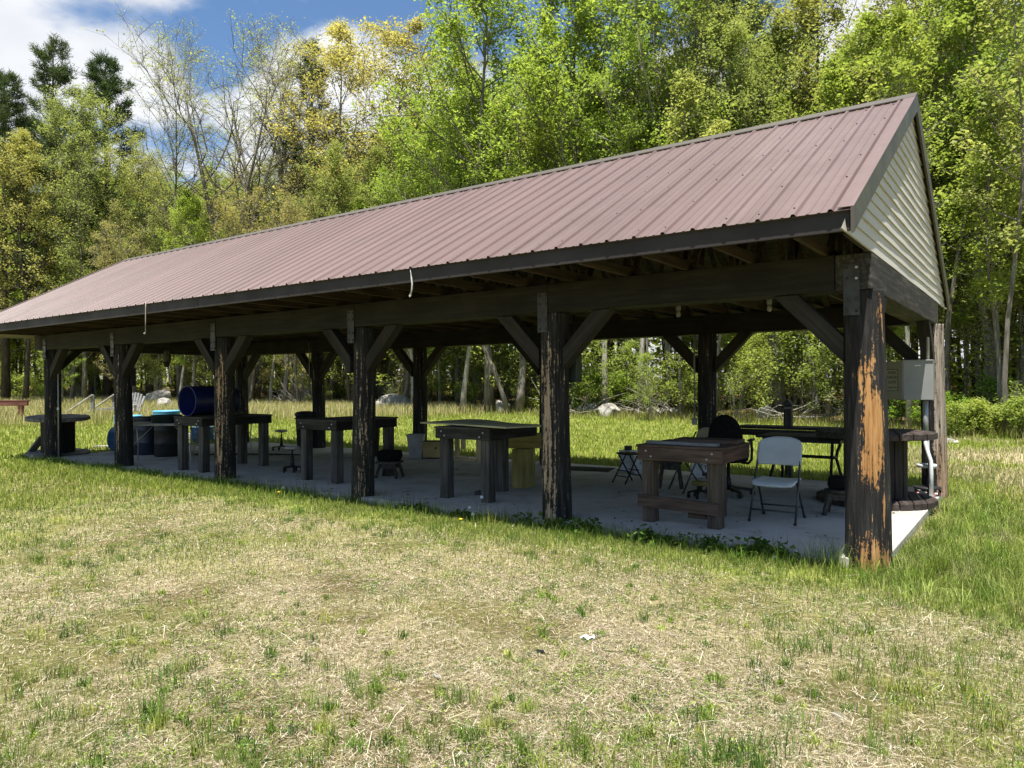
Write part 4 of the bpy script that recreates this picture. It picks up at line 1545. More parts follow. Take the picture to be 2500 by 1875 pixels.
def build_grass():
    rs = np.random.RandomState(5)
    sets = []
    # thatch of dead stalks
    x, y, r = polar(rs, 420000, 2.2, 14.0)
    g = green_amount(x, y)
    soil = sstep(0.50, 0.64, fbm(x, y, 0.6, 71, 3) + 0.10 * sstep(-3.6, -6.0, y) * sstep(-4, 0, x))
    k = outside_slab(x, y, .02) & (rs.uniform(size=len(x)) < (1 - 0.75 * g) * (1 - 0.62 * soil) * (0.55 + 0.9 * vnoise(x, y, 0.5, 91)))
    x, y, r = x[k], y[k], r[k]
    n = len(x)
    straw = flat_stalks(rs, x, y, rs.uniform(0.02, 0.075, n), np.maximum(0.0020, 0.40 * r / 728) * rs.uniform(.6, 1.3, n), pick(rs, n, G_STRAW))
    # a few long pale stems
    x, y, r = polar(rs, 700, 2.3, 10.0)
    k = outside_slab(x, y, .1); x, y, r = x[k], y[k], r[k]; n = len(x)
    straw2 = flat_stalks(rs, x, y, rs.uniform(0.12, 0.32, n), np.maximum(0.003, 0.5 * r / 728), pick(rs, n, G_STRAW[1:2] + G_STRAW[4:5]))
    join_blades('dry_straw', [straw, straw2], SM, 'matted pale straw lying over the lawn', 'straw')
    # short standing grass, near
    x, y, r = polar(rs, 620000, 2.2, 15.0)
    g = green_amount(x, y) * (0.35 + 1.1 * vnoise(x, y, 0.35, 14)) + 0.05
    soil = sstep(0.50, 0.64, fbm(x, y, 0.6, 71, 3) + 0.10 * sstep(-3.6, -6.0, y) * sstep(-4, 0, x))
    k = outside_slab(x, y, 0.0) & (rs.uniform(size=len(x)) < g * (1 - .6 * soil))
    x, y, r = x[k], y[k], r[k]; n = len(x)
    gg = green_amount(x, y)
    c = np.where((rs.uniform(size=n) < 0.35 + 0.55 * gg)[:, None], pick(rs, n, G_FRESH), pick(rs, n, G_DRY))
    sets.append(blades(rs, x, y, rs.uniform(0.018, 0.055, n) * (1 + 0.8 * gg), np.maximum(0.0026, 0.5 * r / 728) * rs.uniform(.6, 1.2, n), c, 0.75))
    # lawn further off
    x, y, r = polar(rs, 300000, 11.0, 75.0, -0.8, 0.8)
    ed = edge_depth(x, y)
    k = outside_slab(x, y, 0.0) & (ed < 1.0) & (rs.uniform(size=len(x)) < 0.25 + 0.75 * green_amount(x, y))
    x, y, r = x[k], y[k], r[k]; n = len(x)
    sun_g = [(0.20, 0.27, 0.035), (0.25, 0.31, 0.05), (0.31, 0.35, 0.075), (0.17, 0.24, 0.03), (0.38, 0.36, 0.14)]
    dry = ((x > -1.5) & (y > 6))[:, None] * (vnoise(x, y * 2.2, 2.2, 55)[:, None] > .42)
    c = np.where(dry, pick(rs, n, G_DRY + G_STRAW[:2]), pick(rs, n, sun_g))
    sets.append(blades(rs, x, y, rs.uniform(0.05, 0.13, n) * (0.8 + r / 60), 0.6 * r / 728 * rs.uniform(.6, 1.2, n), c, 0.6))
    # taller fringe along the front of the slab
    n = 15000
    x = rs.uniform(-16.2, 0.25, n); y = -0.14 - np.abs(rs.normal(size=n)) * 0.20
    k = rs.uniform(size=n) < 0.12 + 1.1 * sstep(.3, .8, fbm(x, y, 0.6, 23, 2))
    x, y = x[k], y[k]; n = len(x)
    r = np.hypot(x - CAM.x, y - CAM.y)
    fade = np.exp(-((y + 0.14) / 0.45) ** 2)
    sets.append(blades(rs, x, y, rs.uniform(0.04, 0.17, n) * (0.5 + .7 * fade), np.maximum(0.004, .45 * r / 728), pick(rs, n, G_FRESH + G_DEEP), 0.5))
    n = 26000
    x = rs.uniform(-16.0, 0.3, n); y = -0.25 - np.abs(rs.normal(size=n)) * 0.5
    k = rs.uniform(size=n) < 1.3 * sstep(.35, .75, fbm(x, y, 0.7, 25, 2))
    x, y = x[k], y[k]; n = len(x)
    r = np.hypot(x - CAM.x, y - CAM.y)
    sets.append(blades(rs, x, y, rs.uniform(0.03, 0.09, n), np.maximum(0.0035, .45 * r / 728), pick(rs, n, G_FRESH + G_DRY[:2]), 0.75))
    # thin seed stalks in front of the slab
    n = 520
    x = rs.uniform(-9, 0.2, n); y = -0.14 - np.abs(rs.normal(size=n)) * 0.12; r = np.hypot(x - CAM.x, y - CAM.y)
    k = rs.uniform(size=n) < 0.15 + 1.1 * vnoise(x, x * 0, 0.8, 33)
    x, y, r = x[k], y[k], r[k]; n = len(x)
    sets.append(blades(rs, x, y, rs.uniform(0.16, 0.36, n), np.maximum(0.003, .3 * r / 728), pick(rs, n, [(0.16, 0.17, 0.06), (0.22, 0.2, 0.09)]), 0.25))
    # tufted taller grass right of the slab
    m0 = 2600
    tx = rs.uniform(0.16, 3.0, m0); ty = rs.uniform(-1.5, 5.2, m0)
    dens = sstep(0.02, 0.2, tx - 0.12) * sstep(2.7, 1.4, tx + 0.33 * np.maximum(ty, 0) + (vnoise(tx, ty, .8, 3) - .5) * 1.4) * sstep(-1.35, -0.5, ty + (vnoise(tx, ty, 0.5, 13) - .5) * .7) * sstep(5.2, 4.2, ty)
    kk = rs.uniform(size=m0) < dens * (0.25 + 0.95 * vnoise(tx, ty, 0.4, 61))
    tx, ty, dens = tx[kk], ty[kk], dens[kk]
    m = 42
    n = len(tx) * m
    th = np.repeat(rs.uniform(.07, .24, len(tx)) * (.55 + .6 * dens), m)
    x = np.repeat(tx, m) + rs.normal(size=n) * .045; y = np.repeat(ty, m) + rs.normal(size=n) * .045
    tcol = pick(rs, len(tx), G_FRESH + [(0.26, 0.33, 0.075), (0.33, 0.39, 0.12), (0.13, 0.20, 0.04), (0.40, 0.37, 0.19)], .2)
    c = np.clip(np.repeat(tcol, m, 0) * (1 + rs.normal(size=(n, 1)) * .25), .01, 1)
    k = outside_slab(x, y, .02)
    r = np.hypot(x - CAM.x, y - CAM.y)
    sets.append(blades(rs, x[k], y[k], th[k] * rs.uniform(.5, 1.25, k.sum()), np.maximum(0.0035, .40 * r[k] / 728), c[k], 0.95))
    # tufts here and there, and round the corner post
    tx, ty, tr = polar(rs, 1000, 2.5, 11.0)
    kk = outside_slab(tx, ty, .08) & (vnoise(tx, ty, 1.3, 19) > 0.42)
    tx, ty = tx[kk], ty[kk]
    ex = np.array([(-.20, -.20), (-.27, -.23), (-.12, -.27), (-.22, -.30), (-.34, -.24), (-.12, -.5), (-.55, -.42), (.1, -.62), (-.9, -.5), (.35, -.75), (-.25, -.75), (-2.4, -.5), (-3.6, -.4), (.3, -.5)])
    size = np.concatenate([rs.uniform(0.04, 0.12, len(tx)), np.concatenate([np.full(5, .27), np.full(len(ex) - 5, 0.19)])])
    tx = np.concatenate([tx, ex[:, 0]]); ty = np.concatenate([ty, ex[:, 1]])
    m = 34
    n = len(tx) * m
    sg = np.repeat(size, m)
    x = np.repeat(tx, m) + rs.normal(size=n) * sg * .33; y = np.repeat(ty, m) + rs.normal(size=n) * sg * .33
    r = np.hypot(x - CAM.x, y - CAM.y)
    tc = pick(rs, len(tx), G_FRESH + G_DEEP + [(0.3, 0.32, 0.07)])
    c = np.clip(np.repeat(tc, m, 0) * (1 + rs.normal(size=(n, 1)) * .2), .01, 1)
    k = outside_slab(x, y)
    sets.append(blades(rs, x[k], y[k], sg[k] * rs.uniform(.6, 1.3, k.sum()), np.maximum(0.0035, .42 * r[k] / 728), c[k], 0.85))
    tx, ty, tr = polar(rs, 230, 2.5, 9.5)
    kk = outside_slab(tx, ty, .08)
    tx, ty, tr = tx[kk], ty[kk], tr[kk]
    m = 22
    n = len(tx) * m
    sg = np.repeat(rs.uniform(.03, .09, len(tx)), m)
    x = np.repeat(tx, m) + rs.normal(size=n) * .012; y = np.repeat(ty, m) + rs.normal(size=n) * .012
    tcol = pick(rs, len(tx), [(0.16, 0.24, 0.04), (0.22, 0.29, 0.055), (0.10, 0.17, 0.035), (0.28, 0.33, 0.08)])
    c = np.clip(np.repeat(tcol, m, 0) * (1 + rs.normal(size=(n, 1)) * .22), .01, 1)
    sets.append(blades(rs, x, y, sg * rs.uniform(.6, 1.2, n), np.maximum(0.007, .7 * np.repeat(tr, m) / 728), c, 1.15))
    join_blades('grass', sets, GM, 'patchy green lawn grass, longer along the slab', 'grass')
    # tall pale meadow and the rough strip under the wood edge
    sets = []
    x, y, r = polar(rs, 260000, 22.0, 62.0, -0.80, 0.62, 1.0)
    ed = edge_depth(x, y)
    mead = sstep(29, 34, r + 3 * (vnoise(x, y, 4, 2) - .5)) * sstep(-17, -24, x) * sstep(1.0, -0.5, ed)
    rough = np.exp(-((ed - 0.9) / 2.0) ** 2) * 0.6
    k = rs.uniform(size=len(x)) < np.maximum(mead * (.35 + .8 * vnoise(x, y, 2.5, 44)), rough)
    x, y, r, mead = x[k], y[k], r[k], mead[k]; n = len(x)
    pal_m = [(0.44, 0.40, 0.20), (0.52, 0.46, 0.26), (0.34, 0.34, 0.11), (0.27, 0.30, 0.07), (0.48, 0.42, 0.22)]
    pal_r = [(0.20, 0.23, 0.04), (0.32, 0.28, 0.13), (0.38, 0.33, 0.19), (0.16, 0.20, 0.035), (0.25, 0.27, 0.06)]
    c = np.where((mead > .3)[:, None], pick(rs, n, pal_m), pick(rs, n, pal_r))
    sets.append(blades(rs, x, y, np.where(mead > .3, rs.uniform(0.25, 0.65, n), rs.uniform(0.10, 0.42, n)), .55 * r / 728 * rs.uniform(.6, 1.2, n), c, 0.45))
    join_blades('meadow_grass', sets, GM, 'tall pale meadow grass in front of the wood', 'grass')
    # low weeds: tight mats of small leaves lying in the lawn
    cx, cy_, cr = polar(rs, 5200, 2.3, 11.5)
    keep = outside_slab(cx, cy_, .06) & (rs.uniform(size=len(cx)) < sstep(0.44, 0.64, fbm(cx, cy_, 0.9, 63, 2)) + 0.06)
    cx, cy_, cr = cx[keep], cy_[keep], cr[keep]
    m = 46
    n = len(cx) * m
    sz = np.repeat(rs.uniform(0.015, 0.05, len(cx)), m)
    x = np.repeat(cx, m) + rs.normal(size=n) * sz * 1.05; y = np.repeat(cy_, m) + rs.normal(size=n) * sz * 1.05
    tc = pick(rs, len(cx), [(0.10, 0.17, 0.035), (0.14, 0.215, 0.04), (0.20, 0.27, 0.05), (0.075, 0.13, 0.05), (0.25, 0.30, 0.065)])
    c = np.clip(np.repeat(tc, m, 0) * (1 + rs.normal(size=(n, 1)) * .3), .01, 1)
    rr = np.repeat(cr, m)
    C = np.stack([x, y, ground_z(x, y) + rs.uniform(0.004, 0.9, n) * sz], 1)
    V, F = rand_leaves(rs, C, 1.0, 0.9, 0.5)
    ctr = np.repeat(C, 4, 0)
    V = ctr + (V - ctr) * np.repeat(np.maximum(0.011, 1.2 * rr / 728), 4)[:, None]
    # leafy weeds along the slab edge
    wx = np.concatenate([rs.uniform(-1.9, -0.25, 22), rs.uniform(-2.9, -2.5, 7), rs.uniform(-3.5, -2.9, 5), rs.uniform(-4.4, -3.7, 5), rs.uniform(-15.5, -4.4, 14)])
    wy = -0.16 - np.abs(rs.normal(size=len(wx))) * .10
    m = 46
    n = len(wx) * m
    wh = np.repeat(np.where(wx > -3.5, rs.uniform(.06, .20, len(wx)), rs.uniform(.05, .12, len(wx))), m)
    x = np.repeat(wx, m) + rs.normal(size=n) * wh * .45; y = np.repeat(wy, m) + rs.normal(size=n) * wh * .3
    C2 = np.stack([x, y, ground_z(x, y) + rs.uniform(0.02, 1, n) * wh], 1)
    V2, F2 = rand_leaves(rs, C2, 0.045, 0.8, 0.7)
    c2 = pick(rs, n, [(0.055, 0.11, 0.02), (0.08, 0.15, 0.025), (0.11, 0.19, 0.035)])
    kk2 = np.repeat(outside_slab(x, y, -.03), 4)
    F2 = F2[kk2.reshape(-1, 4)[:, 0]]
    me = fast_mesh('weeds', np.concatenate([V, V2]), [np.concatenate([F, F2 + len(V)])], GM, np.repeat(np.concatenate([c, c2]), 4, 0))
    tag(link('weeds', me), 'low leafy weeds in the lawn and along the slab', 'weeds', kind='stuff')


build_grass()

# ------------------------------------------------------------------ furniture under the roof
def screw_head(parent, x, y, z, r=0.013, mat='bolt'):
    o = MB().lathe([(r, 0), (r * .9, 0.004), (r * .45, 0.0085), (0, 0.009)], 10).build('bolt', M[mat], parent)
    o.rotation_euler = (R(90), 0, 0)
    o.location = (x, y, z)
    return o


def workbench(label, x0, x1, y0, y1, ztop, mats, apron=0.13, over=0.012, bolts=True, top_t=0.026, leg=0.132, group='workbenches on the slab', rear=None):
    mx, my, mz, mt = mats
    cx, cy_ = (x0 + x1) / 2, (y0 + y1) / 2
    t = thing('workbench', label, 'workbench', (cx, cy_, 0), 0, group)
    w, d = (x1 - x0) / 2, (y1 - y0) / 2
    za1 = ztop - top_t
    za0 = za1 - apron
    th = 0.038
    # legs stand inside the apron
    for sx in (-1, 1):
        for sy in (-1, 1):
            lx = sx * (w - th - leg / 2 + .002)
            if sy > 0 and rear is not None:
                if sx < 0: continue
                lx = rear - cx
            MB().box((lx, sy * (d - th - leg / 2 - .002), (za1 - .006) / 2), (leg, leg, za1 - .006)).build('leg', M[mz], t, 0.005)
    for sy in (-1, 1):
        a = MB().box((0, sy * (d - th / 2), (za0 + za1) / 2), (2 * w, th, apron)).build('apron', M[mx], t, 0.004)
        if sy < 0 and bolts:
            for bx_ in (-1, 1):
                screw_head(a, bx_ * (w - .10), -d - .0005, za0 + apron * .72)
                screw_head(a, bx_ * (w - .155), -d - .0005, za0 + apron * .30)
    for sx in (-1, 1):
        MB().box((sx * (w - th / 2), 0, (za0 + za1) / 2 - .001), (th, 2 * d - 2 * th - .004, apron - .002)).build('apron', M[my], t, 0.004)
    n = max(3, round(2 * d / 0.15))
    mb = MB()
    pw = (2 * d + 2 * over) / n
    for k in range(n):
        mb.box((0.003 * (k % 2), -d - over + pw * (k + .5), ztop - top_t / 2), (2 * w + 2 * over, pw - .005, top_t - .001))
    mb.build('top', M[mt], t, 0.003)
    return t


wbA = workbench('reddish wooden workbench with a low front stretcher, nearest the white chair', -2.265, -1.355, 0.352, 1.2, 0.812,
                ('bench_red', 'bench_red_y', 'bench_red_z', 'bench_red'), 0.135, rear=-1.66)
rot = Euler((0, R(1.6), 0)).to_matrix()
MB().box((-0.02, -0.424 - .018 + .036, 0.213), (0.87, 0.036, 0.125), rot).build('stretcher', M['bench_red'], wbA, 0.004)
MB().box((0.17, -0.34, 0.125), (0.19, 0.036, 0.09)).build('stretcher', M['bench_red'], wbA, 0.004)
tag(MB().box((0, 0, 0.016), (0.78, 0.088, 0.032)).build('board', M['grey_board'], None, 0.003, (-1.83, 0.50, 0.8125), R(-1.5)),
    'short grey board lying along the front of the reddish workbench', 'board')
tag(MB().box((0, 0, 0.019), (0.68, 0.34, 0.038)).build('board', M['bench_red'], None, 0.003, (-1.72, 0.97, 0.8125), R(4)),
    'wide brown board lying on the back of the reddish workbench', 'board')
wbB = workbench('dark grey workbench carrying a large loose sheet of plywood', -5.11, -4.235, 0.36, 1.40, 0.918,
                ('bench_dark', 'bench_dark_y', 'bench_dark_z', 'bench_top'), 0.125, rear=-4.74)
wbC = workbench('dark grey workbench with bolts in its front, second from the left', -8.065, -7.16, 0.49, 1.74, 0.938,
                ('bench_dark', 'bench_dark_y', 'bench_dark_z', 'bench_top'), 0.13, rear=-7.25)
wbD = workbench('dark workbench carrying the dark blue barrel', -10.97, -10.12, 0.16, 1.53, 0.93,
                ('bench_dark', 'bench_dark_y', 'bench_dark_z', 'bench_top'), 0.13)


def ply_sheet():
    n, m = 24, 10
    vs, fs = [], []
    for side in (0, 1):
        for j in range(m + 1):
            for i in range(n + 1):
                x = (i / n - .5) * 1.86; y = (j / m - .5) * 0.76
                z = 0.010 * math.sin(i / n * 7) * (j / m) + 0.020 * max(0, (0.5 - i / n)) * -1.0 + 0.012 * (j / m) * math.cos(i / n * 4)
                vs.append((x, y, max(0.0, z + .012) + (0.019 if side else 0)))
    k = (n + 1) * (m + 1)
    for j in range(m):
        for i in range(n):
            a = j * (n + 1) + i
            fs.append((a, a + n + 1, a + n + 2, a + 1))
            fs.append((k + a, k + a + 1, k + a + n + 2, k + a + n + 1))
    ring = [i for i in range(n + 1)] + [(n + 1) * (j + 1) + n for j in range(m)] + [(n + 1) * m + i for i in range(n - 1, -1, -1)] + [(n + 1) * j for j in range(m - 1, 0, -1)]
    for a, b in zip(ring, ring[1:] + ring[:1]): fs.append((a, b, k + b, k + a))
    mb = MB().add(vs, fs)
    o = mb.build('plywood_sheet', M['ply'], None, 0, (-4.64, 0.775, 0.9235), R(-14.8))
    tag(o, 'warped greenish plywood sheet lying askew on a dark workbench', 'plywood sheet')


ply_sheet()

# T-shaped bench of new treated lumber
tb = thing('low_bench', 'low bench of yellowish treated lumber on a block leg', 'bench', (-4.72, 1.78, 0))
mb = MB()
for k, (dx, dy) in enumerate(((-.105, -.13), (-.045, -.13), (.05, -.13))):
    pass
mb.box((0, -.07, 0.272), (0.215, 0.135, 0.543)).box((0, .07, 0.27), (0.21, 0.135, 0.54))
mb.build('leg', M['yellow_wood_z'], tb, 0.005)
mb = MB().box((-0.05, 0.02, 0.51), (0.10, 0.60, 0.17))
a_ = Vector((-0.40, -0.27, 0)); b_ = Vector((0.62, 0.42, 0))
rz = math.atan2(b_.y - a_.y, b_.x - a_.x)
MB().box((0, 0, 0), (1.04, 0.09, 0.175)).build('seat_beam', M['yellow_wood'], tb, 0.005, ((a_.x + b_.x) / 2 - .10, (a_.y + b_.y) / 2 - .02, 0.632), rz)
MB().box((0, 0, 0), (1.12, 0.20, 0.036)).build('seat', M['yellow_wood'], tb, 0.004, ((a_.x + b_.x) / 2 - .10, (a_.y + b_.y) / 2 - .02, 0.738), rz)


def folding_chair():
    t = thing('folding_chair', 'white plastic folding chair with dark grey legs beside the reddish bench', 'chair', (-1.085, 1.275, 0), R(2))
    w = 0.225
    for s in (-1, 1):
        MB().tube([(s * (w + .005), -0.245, 0.0), (s * w, -0.06, 0.40), (s * (w - .012), 0.10, 0.72), (s * (w - .03), 0.135, 0.80)], 0.0115, 8).build('leg', M['grey_tube'], t)
        MB().tube([(s * (w - .012), 0.255, 0.0), (s * (w - .022), 0.05, 0.30), (s * (w - .022), -0.06, 0.43)], 0.0115, 8).build('leg', M['grey_tube'], t)
        MB().lathe([(0.016, 0), (0.016, 0.02), (0.013, 0.024)], 8, (s * (w + .005), -0.247, 0)).build('leg_cap', M['black'], t)
        MB().lathe([(0.016, 0), (0.016, 0.02), (0.013, 0.024)], 8, (s * (w - .012), 0.257, 0)).build('leg_cap', M['black'], t)
    MB().tube([(-w, -0.190, 0.12), (w, -0.190, 0.12)], 0.009, 8).build('crossbar', M['grey_tube'], t)
    MB().tube([(-w, 0.170, 0.125), (w, 0.170, 0.125)], 0.009, 8).build('crossbar', M['grey_tube'], t)
    # seat
    n, m = 14, 12
    vs, fs = [], []
    for side in (0, 1):
        for j in range(m + 1):
            for i in range(n + 1):
                u = i / n * 2 - 1; v = j / m
                wd = 0.222 - 0.02 * v
                if v < 0.12: wd -= 0.03 * ((0.12 - v) / .12) ** 2
                x = u * wd
                y = -0.235 + v * 0.41
                z = 0.425 - 0.010 * math.cos(u * PI / 2) * math.sin(v * PI) - (0.035 * ((0.22 - v) / .22) ** 2 if v < .22 else 0) + 0.012 * abs(u) ** 3
                vs.append((x, y, z - (0.022 if not side else 0)))
    k = (n + 1) * (m + 1)
    for j in range(m):
        for i in range(n):
            a = j * (n + 1) + i
            fs.append((a, a + n + 1, a + n + 2, a + 1))
            fs.append((k + a, k + a + 1, k + a + n + 2, k + a + n + 1))
    ring = [i for i in range(n + 1)] + [(n + 1) * (j + 1) + n for j in range(m)] + [(n + 1) * m + i for i in range(n - 1, -1, -1)] + [(n + 1) * j for j in range(m - 1, 0, -1)]
    for a, b in zip(ring, ring[1:] + ring[:1]): fs.append((a, b, k + b, k + a))
    MB().add(vs, fs, True).build('seat', M['white_plastic'], t)
    # back: curved in plan, arched top
    vs, fs = [], []
    n, m = 18, 10
    for side in (0, 1):
        for j in range(m + 1):
            for i in range(n + 1):
                u = i / n * 2 - 1; v = j / m
                au = abs(u)
                topz = 0.868 - 0.050 * au ** 2.6 - (0.03 * max(0, (au - .88) / .12) ** 2)
                botz = 0.575 + 0.018 * max(0, (au - .85) / .15) ** 2
                z = botz + (topz - botz) * v
                x = u * (0.232 - 0.006 * v)
                lean = 0.02 + (z - 0.55) * 0.40
                y = lean + 0.045 * (1 - u * u) - 0.015
                vs.append((x, y + (0.016 if side else 0), z))
    k = (n + 1) * (m + 1)
    for j in range(m):
        for i in range(n):
            a = j * (n + 1) + i
            fs.append((a, a + 1, a + n + 2, a + n + 1))
            fs.append((k + a, k + a + n + 1, k + a + n + 2, k + a + 1))
    ring = [i for i in range(n + 1)] + [(n + 1) * (j + 1) + n for j in range(m)] + [(n + 1) * m + i for i in range(n - 1, -1, -1)] + [(n + 1) * j for j in range(m - 1, 0, -1)]
    for a, b in zip(ring, ring[1:] + ring[:1]): fs.append((b, a, k + a, k + b))
    MB().add(vs, fs, True).build('backrest', M['white_plastic'], t)


folding_chair()


def rolling_stool(label, x, y, hs, rs_, rb, seat_mat, castmat='black', plate=False, rz=0.3):
    t = thing('rolling_stool', label, 'stool', (x, y, 0), rz, 'rolling stools on the slab')
    MB().lathe([(rs_ * .9, hs - .045), (rs_, hs - .035), (rs_, hs - .012), (rs_ * .93, hs), (0, hs + .001)], 26).build('seat', M[seat_mat], t)
    MB().lathe([(rs_ * .5, hs - .06), (rs_ * .5, hs - .046)], 16).build('seat_plate', M['black_metal'], t)
    MB().lathe([(.034, .085), (.034, .15), (.027, .17), (.027, hs * .62), (.014, hs * .63), (.014, hs - .06)], 14).build('column', M['black_metal'], t)
    mb = MB()
    if plate:
        mb.lathe([(rb * .98, .088), (rb, .094), (rb, .108), (rb * .9, .116), (.05, .125), (0, .125)], 28)
    n = 5
    for k in range(n):
        a = 2 * PI * k / n
        if not plate: mb.bar((0, 0, .10), (math.cos(a) * rb, math.sin(a) * rb, .072), .036, .024)
    mb.build('base', M['black'], t, 0.003)
    for k in range(n):
        a = 2 * PI * k / n
        px_, py_ = math.cos(a) * rb * .9, math.sin(a) * rb * .9
        c = MB().lathe([(.024, -.011), (.026, -.008), (.026, .008), (.024, .011)], 12, (0, 0, 0), False).build('caster', M[castmat], t)
        c.location = (px_, py_, .0265)
        c.rotation_euler = (R(90), 0, a + .7)
        f = MB().box((0, 0, 0), (.02, .028, .042)).build('caster_fork', M['black'], c)
        f.rotation_euler = (R(90), 0, 0)
        f.location = (0, .026, 0)
    return t


rolling_stool('round rolling stool with pale seat in front of the black trash can', -12.553, 3.536, 0.46, 0.135, 0.20, 'stool_pad')
rolling_stool('round rolling stool with pale seat just left of the second workbench from the left', -8.973, 1.096, 0.43, 0.125, 0.17, 'stool_pad', rz=.8)
rolling_stool('rolling stool with paint-spattered seat, round plate and pink casters by the weathered corner post', 0.0, 4.02, 0.40, 0.115, 0.16, 'bucket', 'pink', True)
rolling_stool('low rolling stool with yellowish wooden seat behind the reddish bench', -2.31, 2.20, 0.21, 0.105, 0.15, 'yellow_wood', rz=1.1)


def splay_stool(label, x, y, h, w, mat='bench_top', ring=False, rz=0.4):
    t = thing('wooden_stool', label, 'stool', (x, y, 0), rz, 'small wooden stools')
    if ring:
        mb = MB()
        mb.lathe([(w * .5, h - .028), (w * .52, h - .02), (w * .52, h - .006), (w * .5, h), (0, h)], 24)
    else:
        mb = MB().box((0, 0, h - .018), (w, w * .8, .036))
    mb.build('seat', M[mat], t, 0.004)
    MB().box((0, w * .26, h - .075), (w * .78, .02, .075)).build('apron', M[mat], t, 0.003)
    MB().box((0, -w * .26, h - .075), (w * .78, .02, .075)).build('apron', M[mat], t, 0.003)
    for sx in (-1, 1):
        for sy in (-1, 1):
            MB().bar((sx * w * .47, sy * w * .40, 0), (sx * w * .33, sy * w * .26, h - .037), .042, .042).build('leg', M[mat], t, 0.003)
    return t


splay_stool('small splay-legged wooden stool with a black bag on it, mid slab', -7.08, 1.49, 0.26, 0.36)
splay_stool('small splay-legged wooden stool behind the reddish bench', -2.99, 2.86, 0.37, 0.32)
splay_stool('small wooden stool with round rimmed seat beside the corner post', -0.60, 1.93, 0.28, 0.32, 'bench_top', True, 0.1)


def soft_bag(label, x, y, z, sx, sy, sz, rz, seed, name='shooting_bag'):
    bm = bmesh.new()
    bmesh.ops.create_cube(bm, size=1.0)
    bmesh.ops.subdivide_edges(bm, edges=bm.edges[:], cuts=7, use_grid_fill=True)
    rs = np.random.RandomState(seed)
    for v in bm.verts:
        p = v.co * 2
        q = p.normalized() * max(abs(p.x), abs(p.y), abs(p.z))
        r = p.lerp(q, 0.42)
        k = 0.10 * (float(vnoise(p.x * 1.3 + p.z, p.y * 1.3 - p.z, .8, seed)) - .5)
        v.co = Vector((r.x * sx / 2 * (1 + k), r.y * sy / 2 * (1 + k), max(-.5, r.z * .5 * (1 + k * 1.5)) * sz + sz / 2))
    me = bpy.data.meshes.new(name)
    bm.to_mesh(me); bm.free()
    me.materials.append(M['black_fabric'])
    o = link(name, me, None, 0, True)
    o.location = (x, y, z); o.rotation_euler = (0, 0, rz)
    return tag(o, label, 'bag')


soft_bag('black soft bag slumped on the small wooden stool mid slab', -7.08, 1.49, 0.262, 0.38, 0.30, 0.17, 0.5, 3)
soft_bag('lumpy black bag on the round wooden stool beside the corner post', -0.60, 1.93, 0.282, 0.26, 0.24, 0.15, 0.2, 9)

# office chair
oc = thing('office_chair', 'black office chair with a tall rounded back behind the reddish bench', 'chair', (-2.10, 2.66, 0), R(8))
n, m = 14, 12
vs, fs = [], []
for side in (0, 1):
    for j in range(m + 1):
        for i in range(n + 1):
            u = i / n * 2 - 1; v = j / m
            wv = 0.22 * math.sqrt(max(0.02, 1 - max(0, (v - .25) / .75) ** 2.4 * .97)) * (0.86 + .14 * min(1, v * 3))
            z = 0.56 + 0.49 * v
            vs.append((u * wv, -0.20 + 0.03 * u * u - 0.06 * v * v - (0.05 if side else 0) * math.sqrt(max(0, 1 - u ** 4)), z))
k = (n + 1) * (m + 1)
for j in range(m):
    for i in range(n):
        a = j * (n + 1) + i
        fs.append((a, a + n + 1, a + n + 2, a + 1))
        fs.append((k + a, k + a + 1, k + a + n + 2, k + a + n + 1))
ring = [i for i in range(n + 1)] + [(n + 1) * (j + 1) + n for j in range(m)] + [(n + 1) * m + i for i in range(n - 1, -1, -1)] + [(n + 1) * j for j in range(m - 1, 0, -1)]
for a, b in zip(ring, ring[1:] + ring[:1]): fs.append((a, b, k + b, k + a))
MB().add(vs, fs, True).build('backrest', M['black_fabric'], oc)
MB().lathe([(.20, .43), (.245, .45), (.25, .49), (.22, .515), (0, .52)], 24).build('seat', M['black_fabric'], oc)
MB().bar((0, -.05, .44), (0, -.235, .62), .06, .02, (1, 0, 0)).build('back_stem', M['black_metal'], oc)
MB().lathe([(.035, .07), (.035, .22), (.022, .23), (.022, .44)], 14).build('column', M['black_metal'], oc)
for s in (-1, 1):
    MB().tube([(s * .16, 0.0, .43), (s * .25, .0, .42), (s * .29, .0, .47), (s * .295, 0, .60), (s * .29, -.03, .70), (s * .285, -.10, .715)], .018, 8).build('armrest', M['black_metal'], oc)
    MB().box((s * .285, .0, .72), (.06, .24, .028)).build('arm_pad', M['black'], oc, 0.008)
mb = MB()
for k in range(5):
    a = 2 * PI * k / 5 + .35
    mb.bar((0, 0, .105), (math.cos(a) * .31, math.sin(a) * .31, .07), .05, .035)
mb.build('base', M['black'], oc, 0.005)
for k in range(5):
    a = 2 * PI * k / 5 + .35
    c = MB().lathe([(.028, -.022), (.031, -.016), (.031, .016), (.028, .022)], 12).build('caster', M['black'], oc)
    c.location = (math.cos(a) * .30, math.sin(a) * .30, .0315); c.rotation_euler = (R(90), 0, a + .5)

